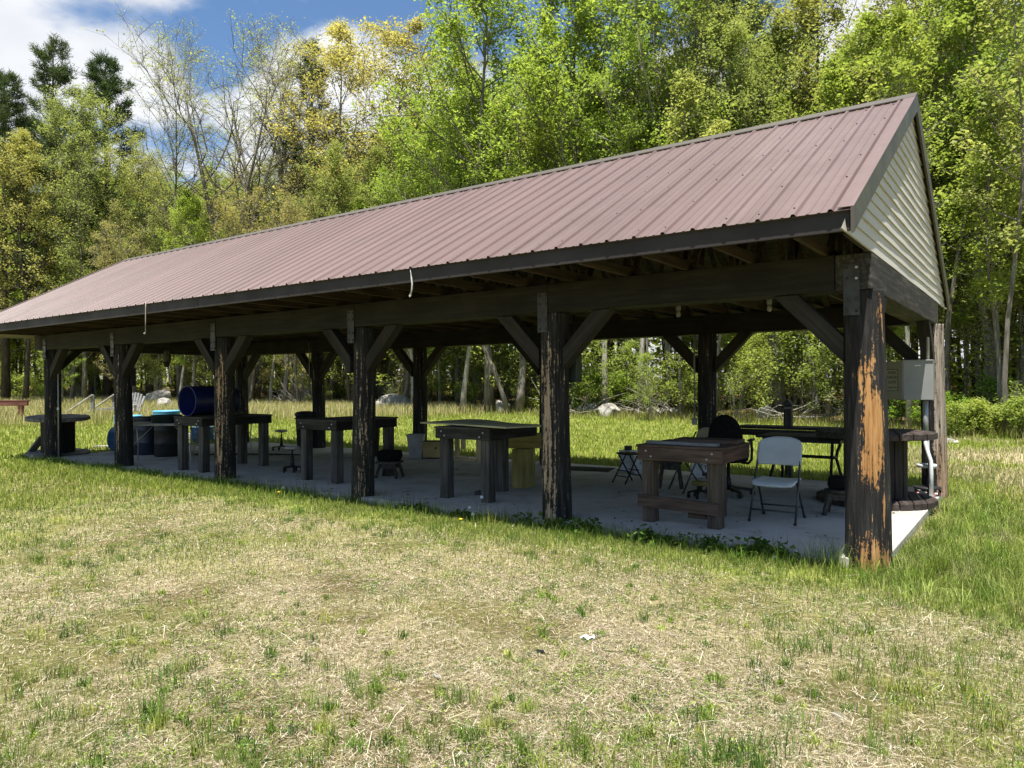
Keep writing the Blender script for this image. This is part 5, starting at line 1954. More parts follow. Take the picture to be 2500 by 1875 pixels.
# second folding chair, only its tan back shows
fc = thing('folding_chair', 'tan folding chair back beside the black office chair', 'chair', (-2.62, 2.74, 0), R(-40))
vs, fs = [], []
n, m = 12, 8
for side in (0, 1):
    for j in range(m + 1):
        for i in range(n + 1):
            u = i / n * 2 - 1; v = j / m
            z = 0.56 + (0.29 - .05 * abs(u) ** 3) * v
            vs.append((u * .20 * (1 - .12 * v ** 3), 0.12 + (z - .56) * .25 + .03 * (1 - u * u) + (.014 if side else 0), z))
k = (n + 1) * (m + 1)
for j in range(m):
    for i in range(n):
        a = j * (n + 1) + i
        fs.append((a, a + 1, a + n + 2, a + n + 1)); fs.append((k + a, k + a + n + 1, k + a + n + 2, k + a + 1))
ring = [i for i in range(n + 1)] + [(n + 1) * (j + 1) + n for j in range(m)] + [(n + 1) * m + i for i in range(n - 1, -1, -1)] + [(n + 1) * j for j in range(m - 1, 0, -1)]
for a, b in zip(ring, ring[1:] + ring[:1]): fs.append((b, a, k + a, k + b))
MB().add(vs, fs, True).build('backrest', M['tan'], fc)
MB().box((0, -.05, .435), (.40, .38, .03)).build('seat', M['tan'], fc, 0.01)
for s in (-1, 1):
    MB().tube([(s * .205, -.25, 0), (s * .20, -.05, .42), (s * .19, .16, .78)], .011, 8).build('leg', M['grey_tube'], fc)
    MB().tube([(s * .19, .24, 0), (s * .19, -.05, .43)], .011, 8).build('leg', M['grey_tube'], fc)

# metal-legged table behind the white chair
mt = thing('patio_table', 'dark slat-topped table on curved black metal legs behind the white chair', 'table', (-1.48, 4.02, 0), 0)
mb = MB()
for k in range(5):
    mb.box((0, -.30 + .15 * k, .70), (1.16, .142, .03))
mb.build('tabletop', M['bench_dark'], mt, 0.003)
MB().box((0, 0, .655), (1.02, .56, .05)).build('frame', M['black_metal'], mt)
for sx in (-1, 1):
    for s in (-1, 1):
        e = sx * .40
        MB().tube([(e + sx * .02, s * .33, 0.0), (e, s * .30, .14), (e - sx * .02, s * .22, .28), (e - sx * .03, s * .13, .41), (e - sx * .02, s * .17, .50),
                   (e, s * .24, .58), (e + sx * .01, s * .28, .66)], .021, 8).build('leg', M['black_metal'], mt)
    MB().tube([(sx * .38, -.14, .42), (sx * .38, .14, .42)], .017, 8).build('crossbar', M['black_metal'], mt)
MB().tube([(-.38, 0, .42), (.38, 0, .42)], .022, 8).build('stretcher', M['black_metal'], mt)

# long plank bench behind the slab with a birdhouse on its post
lt = thing('plank_table', 'long dark plank table standing behind the slab', 'table', (-1.55, 5.22, -0.06), R(-2))
mb = MB()
for k in range(3): mb.box((0, -.16 + .16 * k, .80), (2.5, .152, .04))
mb.build('tabletop', M['bench_dark'], lt, 0.004)
MB().box((0, -.21, .725), (2.4, .04, .10)).build('apron', M['bench_dark'], lt, 0.004)
for x in (-.48, .95): MB().box((x, -.02, .36), (.10, .10, .72)).build('leg', M['bench_dark_z'], lt, 0.004)
bh = thing('birdhouse', 'small dark birdhouse with a peaked roof on the plank table', 'birdhouse', (-2.02, 5.16, 0.765), 0)
MB().box((0, 0, .165), (.115, .115, .33)).build('box', M['bench_dark_z'], bh, 0.004)
MB().prism([(-.085, .33), (.085, .33), (0, .43)], -.08, .08, Matrix(((1, 0, 0, 0), (0, 0, 1, 0), (0, 1, 0, 0), (0, 0, 0, 1)))).build('roof', M['black'], bh)
MB().bar((-.055, 0, .30), (-.17, 0, .31), .02, .02).build('perch', M['bench_dark'], bh)
MB().box((.0, -.0595, .29), (.10, .004, .03)).build('trim', M['grey_board'], bh)

# bucket, battery, cartons, step stool
bk = thing('bucket', 'pale plastic bucket standing by the mat', 'bucket', (-4.35, 4.26, 0))
MB().lathe([(.118, 0), (.122, .01), (.140, .30), (.147, .302), (.149, .335), (.140, .337), (.138, .31), (.12, .06), (0, .05)], 26).build('body', M['bucket'], bk)
MB().lathe([(.150, .330), (.152, .345), (0, .347)], 26).build('lid', M['bucket'], bk)
MB().tube([(-.147, 0, .29), (-.15, -.08, .20), (-.06, -.16, .16), (.06, -.16, .16), (.15, -.08, .20), (.147, 0, .29)], .004, 6).build('handle', M['grey_metal'], bk)
bt = thing('battery', 'small dark grey box on the lid of the pale bucket', 'box', (-4.34, 4.25, 0.348))
MB().box((0, 0, .035), (.11, .08, .07)).build('case', M['black'], bt, 0.006)
MB().box((.03, 0, .075), (.02, .02, .012)).build('terminal', M['grey_metal'], bt)
MB().box((-.03, 0, .075), (.02, .02, .012)).build('terminal', M['grey_metal'], bt)


def text_mesh(body, size, mat, name='lettering', parent=None, align='CENTER'):
    cu = bpy.data.curves.new('lettering', 'FONT')
    cu.body = body
    cu.size = size
    cu.align_x = align
    cu.align_y = 'CENTER'
    cu.extrude = 0.0006
    cu.offset = 0.0
    tmp = bpy.data.objects.new('lettering', cu)
    col.objects.link(tmp)
    dg = bpy.context.evaluated_depsgraph_get()
    me = bpy.data.meshes.new_from_object(tmp.evaluated_get(dg))
    bpy.data.objects.remove(tmp)
    bpy.data.curves.remove(cu)
    me.materials.clear()
    me.materials.append(mat)
    return link(name, me, parent)


def carton(label, x, y, sx, sy, sz, rz, words, wsize):
    t = thing('carton', label, 'box', (x, y, 0), rz)
    MB().box((0, 0, sz / 2), (sx, sy, sz)).build('body', M['bucket'], t, 0.004)
    MB().box((0, 0, sz + .003), (sx + .004, sy + .004, .006)).build('lid', M['bucket'], t)
    o = text_mesh(words, wsize, M['ink'], 'lettering', t)
    o.rotation_euler = (R(90), 0, 0)
    o.location = (0, -sy / 2 - .002, sz * .62)
    MB().box((sx * .12, -sy / 2 - .0015, sz * .22), (sx * .35, .002, sz * .2)).build('label_patch', M['ink'], t)


carton('white carton lettered FIRE behind the folding step stool', -4.02, 4.16, .32, .26, .27, R(30), 'FIRE', .085)
carton('white carton with black print behind the small splay-legged stool', -3.05, 4.20, .34, .24, .27, R(28), 'TY', .10)
ss = thing('step_stool', 'black folding step stool beside the pale bucket', 'stool', (-3.72, 3.02, 0), R(-20))
MB().box((0, 0, .425), (.28, .22, .028)).build('seat', M['black'], ss, 0.008)
for s in (-1, 1):
    MB().tube([(s * .135, -.19, 0), (s * .12, .08, .41)], .011, 8).build('leg', M['black_metal'], ss)
    MB().tube([(s * .115, .19, 0), (s * .12, -.08, .41)], .011, 8).build('leg', M['black_metal'], ss)
for z, yy in ((.10, -.142), (.18, -.105)):
    MB().tube([(-.13, yy, z), (.13, yy, z)], .009, 6).build('rung', M['black_metal'], ss)
    MB().tube([(-.113, -yy, z), (.113, -yy, z)], .009, 6).build('rung', M['black_metal'], ss)
mb = MB().box((0, 0, .006), (.86, .52, .012))
for k in range(14): mb.box((-.39 + .06 * k, 0, .0135), (.025, .47, .004))
tag(mb.build('floor_mat', M['rubber'], None, 0.002, (-5.05, 4.12, 0.0005), R(14)), 'black ribbed rubber mat lying on the slab', 'mat')

# bins and crates in the middle
gb = thing('waste_bin', 'grey square plastic waste bin beside the brown crate', 'bin', (-8.86, 3.97, 0), R(36))
vs = []
for (h, w) in ((0, .125), (.44, .165), (.452, .178), (.468, .178), (.468, .165), (.03, .12)):
    vs += [(-w, -w * .8, h), (w, -w * .8, h), (w, w * .8, h), (-w, w * .8, h)]
fs = [(3, 2, 1, 0)]
for L in range(5):
    for k in range(4):
        fs.append((L * 4 + k, L * 4 + (k + 1) % 4, L * 4 + 4 + (k + 1) % 4, L * 4 + 4 + k))
fs.append((20, 21, 22, 23))
MB().add(vs, fs).build('body', M['grey_plastic'], gb, 0.008)
MB().box((-.07, -.129, .36), (.05, .004, .09)).build('label_patch', M['black'], gb).rotation_euler = (R(-4.5), 0, 0)
cr = thing('crate', 'brown wooden crate on the slab between grey bin and plywood bench', 'crate', (-8.54, 4.12, 0), R(34))
cr.scale = (1.2, 1.15, 1.05)
MB().box((0, 0, .17), (.30, .30, .29)).build('body', M['crate'], cr, 0.004)
MB().box((0, 0, .3185), (.31, .31, .008)).build('lid', M['bench_dark'], cr)
MB().box((0, 0, .012), (.32, .32, .022)).build('base', M['black'], cr)
MB().lathe([(.018, 0), (.018, .006), (.010, .008)], 10, (0, 0, 0)).build('latch', M['bench_dark'], cr).matrix_local = Matrix.Translation((.06, -.151, .2)) @ Matrix.Rotation(R(90), 4, 'X')


def trash_can(label, x, y, h, r, mat, lidmat, square=False, name='trash_can'):
    t = thing(name, label, 'trash can', (x, y, 0), R(36))
    MB().lathe([(r * .78, 0), (r * .8, .015), (r * .96, h - .06), (r, h - .05), (r, h - .02), (r * .96, h - .02)], 28 if not square else 4).build('body', M[mat], t, 0.006)
    MB().lathe([(r * 1.04, h - .045), (r * 1.05, h - .01), (r * .9, h + .03), (r * .4, h + .055), (0, h + .06)], 28 if not square else 4).build('lid', M[lidmat], t)
    for s in (-1, 1):
        MB().tube([(s * r * .93, -.05, h - .12), (s * (r * .93 + .035), -.05, h - .12), (s * (r * .93 + .035), .05, h - .12), (s * r * .93, .05, h - .12)], .01, 6).build('handle', M[lidmat], t)
    return t


trash_can('black round trash can with domed lid behind the second workbench from the left', -12.62, 4.25, 0.80, 0.235, 'black', 'black')
trash_can('grey metal trash can with dark lid behind the dark blue barrel', -14.72, 3.75, 0.80, 0.22, 'grey_plastic', 'black')
trash_can('dark green square trash bin left of a back post', -10.35, 4.06, 0.72, 0.27, 'green_tub', 'green_tub', True)
trash_can('black plastic drum bin beside the dark green square bin', -9.92, 3.72, 0.74, 0.23, 'black', 'black')

# pine frame and wire basket under the plywood bench
pf = thing('pine_stand', 'open frame of new pine boards standing on the slab', 'stand', (-7.60, 4.05, 0), R(9))
for s in (-1, 1): MB().box((s * .235, 0, .30), (.036, .14, .56)).build('side_board', M['pine'], pf, 0.003)
MB().box((0, 0, .018), (.506, .14, .036)).build('bottom_board', M['pine'], pf, 0.003)
MB().box((0, 0, .60), (.506, .14, .036)).build('top_board', M['pine'], pf, 0.003)
MB().box((-.11, .02, .40), (.10, .03, .36)).build('inner_board', M['pine'], pf, 0.003)
MB().box((-.12, .0, .055), (.22, .10, .036)).build('block', M['pine'], pf, 0.003)
wb = thing('wire_basket', 'black wire basket beyond the plywood bench', 'basket', (-6.75, 4.35, 0), R(30))
mb = MB()
for z in (.30, .36, .42, .48):
    for s in (-1, 1):
        mb.bar((-.36, s * .2, z), (.36, s * .2, z), .008, .008)
for k in range(19):
    x = -.36 + .04 * k
    for s in (-1, 1): mb.bar((x, s * .2, .28), (x, s * .2, .50), .008, .008)
mb.build('mesh_panel', M['black_metal'], wb)
for sx in (-1, 1):
    for sy in (-1, 1): MB().bar((sx * .35, sy * .2, 0), (sx * .35, sy * .2, .50), .02, .02).build('leg', M['black_metal'], wb)
tag(MB().box((0, 0, .025), (.10, .05, .05)).box((0.02, 0, .056), (.05, .048, .012)).build('wood_offcut', M['bench_dark'], None, 0.003, (-4.80, 0.86, 0), R(20)),
    'small dark offcut of wood lying by a leg of the plywood bench', 'offcut')


# cable spools used as tables
def spool(label, x, y, z, Rr, h, mats, rz=0, tilt=(0, 0)):
    mtop, mst = mats
    t = thing('cable_spool', label, 'cable spool', (x, y, z), rz, 'cable spool tables')
    t.rotation_euler = (tilt[0], tilt[1], rz)
    th = .075

    def flange(z0, name):
        mb = MB()
        n = 9
        pw = 2 * Rr / n
        for k in range(n):
            xa = -Rr + pw * k + .004; xb = xa + pw - .008
            def hw(xx): return math.sqrt(max(0.0, Rr * Rr - xx * xx))
            pts = [xa, (xa + xb) / 2, xb]
            up = [(xx, max(.09, hw(xx))) for xx in pts]
            out = [(xx, -yy) for xx, yy in up] + [(xx, yy) for xx, yy in reversed(up)]
            mb.prism(out, z0, z0 + th - 0.003 * (k % 3))
        return mb.build(name, M[mtop], t, 0.005)
    flange(0.004, 'bottom_flange')
    flange(h - th, 'top_flange')
    mb = MB()
    n = 16
    rd = Rr * .50
    for k in range(n):
        a = 2 * PI * k / n
        rot = Euler((0, 0, a)).to_matrix()
        mb.box((rd * math.cos(a), rd * math.sin(a), h / 2), (.032, 2 * rd * math.sin(PI / n) - .008, h - 2 * th - .004), rot)
    mb.build('drum', M[mst], t, 0.004)
    return t


spR = spool('brown stained cable spool table behind the near corner post', -0.45, 3.10, 0, 0.66, 0.86, ('spool', 'spool_z'), R(12))
p_ = CAM + fwd * 15.65 + RIGHT * ((141 - 1250) / 1778.2 * 15.65)
spool('grey weathered cable spool table at the far left end of the slab', p_.x, p_.y, -0.02, 0.60, 0.84, ('spool_grey', 'spool_z'), R(30), (R(2.5), R(2.0)))

# barrels
def barrel(name, label, loc, rot, r, h, mat, ribs=True, open_top=False, inner=None):
    t = thing(name, label, 'barrel', loc)
    t.rotation_euler = rot
    pr = [(0, .012), (r * .93, .012), (r * .94, 0), (r * .975, .02)]
    if ribs:
        for z in (.33, .66):
            pr += [(r * .975, h * z - .03), (r * 1.0, h * z - .012), (r * 1.0, h * z + .012), (r * .975, h * z + .03)]
    pr += [(r * .975, h - .05), (r, h - .035), (r, h - .008), (r * .975, h)]
    if open_top:
        pr += [(r * .955, h), (r * .94, h - .03), (r * .94, .03), (0, .03)]
        MB().lathe(pr, 32).build('body', M[mat], t)
        MB().lathe([(r * .955, h - .004), (r * .985, h + .004), (r * 1.005, h - .004)], 32, cap=False).build('rim', M[inner or mat], t)
    else:
        pr += [(r * .93, h), (r * .92, h - .02), (0, h - .02)]
        MB().lathe(pr, 32).build('body', M[mat], t)
        for k, a in enumerate((.4, 3.4)):
            MB().lathe([(.03, 0), (.03, .018), (0, .019)], 12, (math.cos(a) * r * .6, math.sin(a) * r * .6, h - .02)).build('bung', M[mat], t)
    return t


# lying open barrel on the workbench: its mouth faces left
barrel('barrel', 'dark blue open barrel lying on its side on a workbench', (-10.72, 1.12, 0.931 + .262), (R(90), R(0), R(3)), 0.262, 0.90, 'dark_blue', False, True, 'dark_blue')
barrel('barrel', 'navy barrel standing behind the white folding table, touching a black barrel', (-14.30, 1.42, 0), (0, 0, 0.4), 0.29, 0.80, 'navy')
barrel('barrel', 'almost black barrel standing right of the navy barrel', (-13.56, 1.50, 0), (0, 0, 1.4), 0.29, 0.82, 'black')
barrel('barrel', 'blue barrel lying on its side behind the second post from the left', (-15.55, 1.32, 0.285), (R(90), 0, R(126)), 0.285, 0.88, 'mid_blue')
barrel('barrel', 'light blue barrel in the sun, right one of the pair beyond the slab', (-17.75, 3.75, -0.06), (0, 0, 0.3), 0.34, 0.86, 'light_blue')
barrel('barrel', 'light blue barrel in the sun, left one of the pair beyond the slab', (-18.5, 3.1, -0.06), (0, 0, 2.3), 0.34, 0.74, 'light_blue')
barrel('barrel', 'short bright blue barrel behind the folding tables', (-17.2, 4.45, -0.06), (0, 0, 1.0), 0.30, 0.40, 'mid_blue')


def folding_table(label, x, y, rz, L=1.52, W=.76, h=.75):
    t = thing('folding_table', label, 'table', (x, y, 0), rz, 'folding tables')
    MB().box((0, 0, h - .02), (L, W, .04)).build('tabletop', M['table_plastic'], t, 0.012)
    for s in (-1, 1):
        e = s * (L / 2 - .14)
        for q in (-1, 1):
            MB().tube([(e + s * .04, q * W * .40, 0), (e + s * .035, q * W * .39, .06), (e - s * .015, q * W * .30, .24), (e - s * .015, q * W * .28, .40), (e, q * W * .28, h - .05)], .0125, 8).build('leg', M['grey_metal'], t)
        MB().tube([(e - s * .012, -W * .29, .30), (e - s * .012, W * .29, .30)], .0095, 6).build('crossbar', M['grey_metal'], t)
        MB().tube([(e - s * .01, 0, .30), (e - s * .42, 0, h - .06)], .008, 6).build('brace', M['grey_metal'], t)
    return t


folding_table('white folding table with bent grey legs, a dark tub on its top', -12.45, 0.78, R(36))
folding_table('second folding table with bent grey legs, half hidden behind the workbench with the barrel', -13.2, 2.65, R(30))
tub = thing('plastic_tub', 'dark green round tub standing on the white folding table', 'tub', (-12.42, 0.82, 0.751))
MB().lathe([(.25, 0), (.262, .01), (.275, .125), (.283, .128), (.283, .145), (.270, .147), (.262, .03), (0, .02)], 30).build('body', M['green_tub'], tub)
bl = thing('plastic_tub', 'pale blue shallow tub lying on the farther folding table', 'tub', (-13.3, 2.62, 0.751))
MB().lathe([(.20, 0), (.21, .01), (.23, .10), (.238, .105), (.225, .106), (.2, .02), (0, .015)], 26).build('body', M['light_blue'], bl)

# bits of lumber lying about the left end
for (lab, x, y, z, sx, sy, sz, rx, ry, rz, mt_) in (
        ('grey plank leaning against the leftmost front post', -16.25, 0.02, 0.17, 0.66, .17, .04, 0, R(-42), R(12), 'grey_board'),
        ('dark board lying across the slab end by the grey spool', -15.0, 1.62, 0.018, 1.1, .12, .03, 0, 0, R(28), 'bench_dark'),
        ('thin dark stick lying on the slab under the dark blue barrel', -11.9, 2.75, 0.012, 1.6, .03, .022, 0, 0, R(24), 'bench_dark'),
        ('long dark batten lying on the slab behind the workbench with the barrel', -12.4, 2.35, 0.015, 1.9, .05, .028, 0, 0, R(33), 'bench_dark'),
        ('pale board lying in the grass beyond the slab end', -17.3, 2.3, -0.03, 1.2, .15, .04, 0, 0, R(35), 'white_board'),
        ('white weathered timber lying in the sun behind the folding tables', -18.0, 4.9, 0.02, 1.3, .17, .17, 0, 0, R(20), 'white_board')):
    o = MB().box((0, 0, 0), (sx, sy, sz)).box((sx * .1, 0, sz * .5 + .004), (sx * .02, sy * .9, .008)).build('board', M[mt_], None, 0.005, (x, y, z))
    o.rotation_euler = (rx, ry, rz)
    tag(o, lab, 'board')

# ------------------------------------------------------------------ fixed bits on the pavilion
eb = thing('electrical_cabinet', 'grey metal electrical cabinet on conduit with its bounce-light-tinted door swung open', 'cabinet', (-0.10, 3.78, 0))
cw, chh, cdp = 0.335, 0.50, 0.17
bx0 = -0.135
MB().bx(bx0, bx0 + cw, 0, cdp, 1.222, 1.722).build('body', M['box_grey'], eb, 0.006)
MB().bx(bx0 - .004, bx0 + cw + .004, -.012, .03, 1.712, 1.726).build('drip_edge', M['box_grey'], eb, 0.002)
MB().box((bx0 + cw * .5, -.008, 1.655), (.07, .016, .016)).build('latch', M['paper_white'], eb, 0.004)
dr = thing('door', None, None, (0, 0, 0))
dr.parent = eb
dr.location = (bx0 - .004, 0.0, 0)
dr.rotation_euler = (0, 0, R(-36))
# door: local x runs from the hinge to the left
bpy.data.objects.remove(dr)
dmb = MB()
dmb.box((-.175, .012, 1.47), (.35, .024, .49))
door = dmb.build('door', M['box_door'], eb, 0.004, (bx0 - .006, 0.004, 0), R(-38))
MB().bx(-.03, -.004, -.0025, .0, 1.23, 1.71).build('door_flange', M['box_grey'], door)
MB().lathe([(.010, 0), (.010, .012), (0, .013)], 8).build('door_knob', M['ink'], door).matrix_local = Matrix.Translation((-.315, 0, 1.45)) @ Matrix.Rotation(R(90), 4, 'X')
# notice on the door
sg = thing('notice_sign', 'small notice reading PLEASE TURN OFF LIGHTS THANK YOU on the cabinet door', 'sign', (0, 0, 0))
mw = Matrix.Translation((-0.10 + bx0 - .006, 3.784, 0)) @ Matrix.Rotation(R(-38), 4, 'Z')
sg.matrix_world = mw @ Matrix.Translation((-.165, -.001, 1.475))


def rounded(w, h, r, n=5):
    out = []
    for cx_, cz_, a0 in ((w / 2 - r, h / 2 - r, 0), (-w / 2 + r, h / 2 - r, 90), (-w / 2 + r, -h / 2 + r, 180), (w / 2 - r, -h / 2 + r, 270)):
        for k in range(n + 1):
            a = R(a0 + 90 * k / n)
            out.append((cx_ + r * math.cos(a), cz_ + r * math.sin(a)))
    return out


XZ = Matrix(((1, 0, 0, 0), (0, 0, -1, 0), (0, 1, 0, 0), (0, 0, 0, 1)))
MB().prism(rounded(.20, .285, .02), 0.0, .002, XZ).build('border', M['ink'], sg)
MB().prism(rounded(.186, .271, .016), .002, .0028, XZ).build('face', M['sign_face'], sg)
for words, z, s in (('PLEASE', .095, .048), ('TURN OFF', .033, .041), ('LIGHTS', -.030, .048), ('THANK YOU', -.098, .031)):
    o = text_mesh(words, s, M['ink'], 'lettering', sg)
    o.rotation_euler = (R(90), 0, 0)
    o.location = (0, -.0034, z)
    o.scale = (.84, 1, 1)
cdt = thing('conduit', 'grey conduit pipe running from the roof through the cabinet into the slab', 'pipe', (0.035, 3.87, 0))
MB().tube([(0, 0, 1.724), (0, 0, 2.30)], .018, 10).build('upper_pipe', M['conduit'], cdt)
MB().tube([(-.03, 0, .72), (-.03, 0, 1.22)], .032, 12).build('lower_pipe', M['conduit'], cdt)
MB().tube([(-.03, 0, .74), (-.03, -.01, .66), (.0, -.03, .55), (.03, -.045, .46), (.035, -.05, .30), (.035, -.05, 0)], .023, 12).build('bent_pipe', M['conduit_white'], cdt)
MB().tube([(-.01, .03, .74), (-.0, .03, .50), (.02, .02, .0)], .016, 8).build('side_pipe', M['conduit'], cdt)

for (lab, x, y, z0, z1) in (('thin grey conduit on a back post, second bay from the right', POSTX[1] - .165, YB - .13, .9, 2.45), ('thin grey conduit on a back post, fourth from the right', POSTX[4] - .12, YB - .15, 1.35, 2.45),
                            ('thin pale conduit beside the leftmost front post', POSTX[5] + .24, 0.02, 0.0, 2.2)):
    t = thing('conduit', lab, 'pipe', (x, y, 0))
    MB().tube([(0, 0, z0), (0, 0, z1)], .013, 8).build('pipe', M['conduit'], t)
    if z0 > 0: MB().box((0, -.01, z0 - .05), (.07, .05, .11)).build('outlet_box', M['grey_plastic'], t, 0.005)
    else: MB().box((0, -.005, 1.0), (.03, .03, .05)).build('clamp', M['paper_white'], t)
gbx = thing('switch_box', 'dark grey switch box on the front post nearest the plywood bench', 'box', (POSTX[1] + .14, .16, 0))
MB().box((0, 0, 1.62), (.12, .12, .30)).build('case', M['green_tub'], gbx, 0.006)
MB().tube([(0, 0, 1.77), (0, 0, 2.2)], .013, 8).build('pipe', M['black_metal'], gbx)
gbx2 = thing('switch_box', 'dark narrow box on the second front post from the left', 'box', (POSTX[4] + .16, .10, 0))
MB().box((0, 0, 1.62), (.05, .09, .32)).build('case', M['black'], gbx2, 0.004)
MB().tube([(0, 0, 1.78), (0, 0, 2.2)], .012, 8).build('pipe', M['black_metal'], gbx2)

# hanging owl decoy
ow = thing('owl_decoy', 'owl decoy hanging from a beam between the left posts', 'decoy', (-14.55, 2.0, 2.165), R(30))
ow.scale = (.6, .6, .6)
MB().lathe([(.03, -.50), (.085, -.46), (.115, -.36), (.125, -.30)], 16).build('tail', M['owl_dark'], ow)
MB().lathe([(.11, -.295), (.135, -.24), (.138, -.12), (.115, -.02), (.085, .02)], 16).build('body', M['owl'], ow)
MB().lathe([(.075, .015), (.092, .05), (.095, .09), (.07, .13), (0, .145)], 16).build('head', M['owl'], ow)
for s in (-1, 1):
    MB().lathe([(.022, 0), (.018, .006), (0, .008)], 10).build('eye', M['ink'], ow).matrix_local = Matrix.Translation((s * .036, -.088, .085)) @ Matrix.Rotation(R(90), 4, 'X')
    MB().lathe([(.0, 0), (.028, .03), (.0, .065)], 6, (s * .05, -.01, .115)).build('ear_tuft', M['owl_dark'], ow)
    MB().box((s * .13, .01, -.16), (.03, .12, .26)).build('wing', M['owl_dark'], ow, 0.01)
MB().tube([(0, 0, .14), (0, 0, .60)], .004, 6).build('cord', M['ink'], ow)

# strips hanging from the eave
st1 = thing('plastic_strip', 'white plastic strip dangling from the middle of the eave', 'strip', (-4.09, -1.122, 2.575))
MB().tube([(-.03, 0.005, .09), (-.01, -.004, .03), (.0, -.006, -.02), (.012, -.008, -.08), (.008, -.008, -.14), (-.012, -.008, -.19)], [.004, .004, .008, .009, .009, .008], 6).build('strip', M['strap'], st1)
MB().tube([(-.012, -.008, -.185), (-.03, -.010, -.20), (-.022, -.01, -.215), (-.004, -.010, -.20)], .006, 6).build('knot', M['strap'], st1)
st2 = thing('rope_end', 'thin rope dangling from the eave toward the left', 'rope', (-9.43, -1.122, 2.6))
MB().tube([(0, 0, .08), (.004, -.004, 0), (.0, -.004, -.20), (-.006, -.004, -.36)], .007, 6).build('rope', M['rope'], st2)
MB().tube([(-.006, -.004, -.355), (-.02, -.004, -.38), (-.05, -.004, -.37)], .008, 6).build('hook', M['rope'], st2)

# bare bulbs under the trusses
for k, (x, y) in enumerate(((-1.55, 2.6), (-2.75, 2.6), (-4.0, 2.6), (-8.2, 2.2))):
    t = thing('light_bulb', 'bare bulb in a socket hanging under the trusses', 'light bulb', (x, y, ZB1), 0, 'bare bulbs under the trusses')
    MB().lathe([(.03, -.085), (.034, -.06), (.034, -.0)], 12).build('socket', M['grey_plastic'], t)
    MB().lathe([(0, -.175), (.022, -.165), (.031, -.14), (.028, -.115), (.016, -.087)], 12).build('bulb', M['bulb'], t)

# ------------------------------------------------------------------ things out on the grass
rb = thing('rail_table', 'red stained wooden table of thick boards at the far left', 'table', (-32.3, 4.95, float(ground_z(-32, 5))), R(36))
MB().box((0, 0, .86), (2.2, .16, .045)).build('top', M['red_board'], rb, 0.006)
MB().box((0, -.02, .75), (2.16, .10, .18)).build('rail', M['red_board'], rb, 0.006)
for x in (-.7, .78): MB().box((x, 0, .33), (.19, .12, .66)).build('leg', M['red_board'], rb, 0.006)

# sun-bleached chairs and ramp-like rack
def gpt(u, d):
    x, y = along(u, d)
    return x, y, float(ground_z(x, y))


x, y, z = gpt(318, 31)
ad = thing('lawn_chair', 'weathered wooden lawn chair with a rounded fan back in the meadow', 'chair', (x, y, z), R(40))
mb = MB()
for k in range(7):
    u = (k - 3) / 3
    hh = 1.12 - .16 * u * u
    mb.bar((u * .26, .18, .30), (u * .36, .52, hh), .085, .022, (0, 1, 0))
mb.build('backrest', M['grey_board'], ad, 0.003)
mb = MB()
for k in range(5): mb.box((0, -.36 + .12 * k, .36 - .03 * k), (.58, .10, .022))
mb.build('seat', M['white_board'], ad, 0.003)
for s in (-1, 1):
    MB().box((s * .36, -.38, .30), (.09, .03, .60)).build('leg', M['white_board'], ad, 0.003)
    MB().bar((s * .30, -.42, .40), (s * .30, .75, .02), .03, .13).build('rear_leg', M['white_board'], ad, 0.003)
    MB().box((s * .38, -.10, .615), (.14, .80, .024)).build('armrest', M['white_board'], ad, 0.003)
x, y, z = gpt(235, 31)
rk = thing('timber_rack', 'sun-bleached timber rack with two sloping rails in the meadow', 'rack', (x, y, z), R(36))
for q in (-.35, .45):
    MB().bar((-1.1 + q * .6, q, .12), (.25 + q * .6, q, 1.02), .13, .05).build('rail', M['white_board'], rk, 0.004)
    MB().box((.22 + q * .6, q + .06, .50), (.13, .10, 1.0)).build('post', M['grey_board'], rk, 0.004)
MB().bar((.0, -.3, .40), (.85, .6, .42), .05, .10).build('crossbar', M['white_board'], rk, 0.004)


def rock(label, u, d, sx, sy, sz, seed, cat='rock', dz=-.02, pt=None):
    x, y, z = pt if pt else gpt(u, d)
    bm = bmesh.new()
    bmesh.ops.create_icosphere(bm, subdivisions=4, radius=1.0)
    rs = np.random.RandomState(seed)
    dirs = rs.normal(size=(16, 3)); dirs /= np.linalg.norm(dirs, axis=1)[:, None]
    cut = rs.uniform(0.55, 0.9, 16)
    for v in bm.verts:
        n = np.array(v.co)
        k = 1.0
        for dd, c in zip(dirs, cut):
            t = float(n @ dd)
            if t > c: k = min(k, c / t)
        k *= 1 + .05 * (float(vnoise(n[0] * 2 + n[2], n[1] * 2 - n[2], .5, seed)) - .5)
        v.co = Vector((n[0] * k * sx / 2, n[1] * k * sy / 2, n[2] * k * sz / 2 + sz * .32))
    me = bpy.data.meshes.new('rock')
    bm.to_mesh(me); bm.free()
    me.materials.append(M['stone'])
    o = link('rock', me)
    o.location = (x, y, z + dz); o.rotation_euler = (0, 0, rs.uniform(0, 6))
    return tag(o, label, cat)


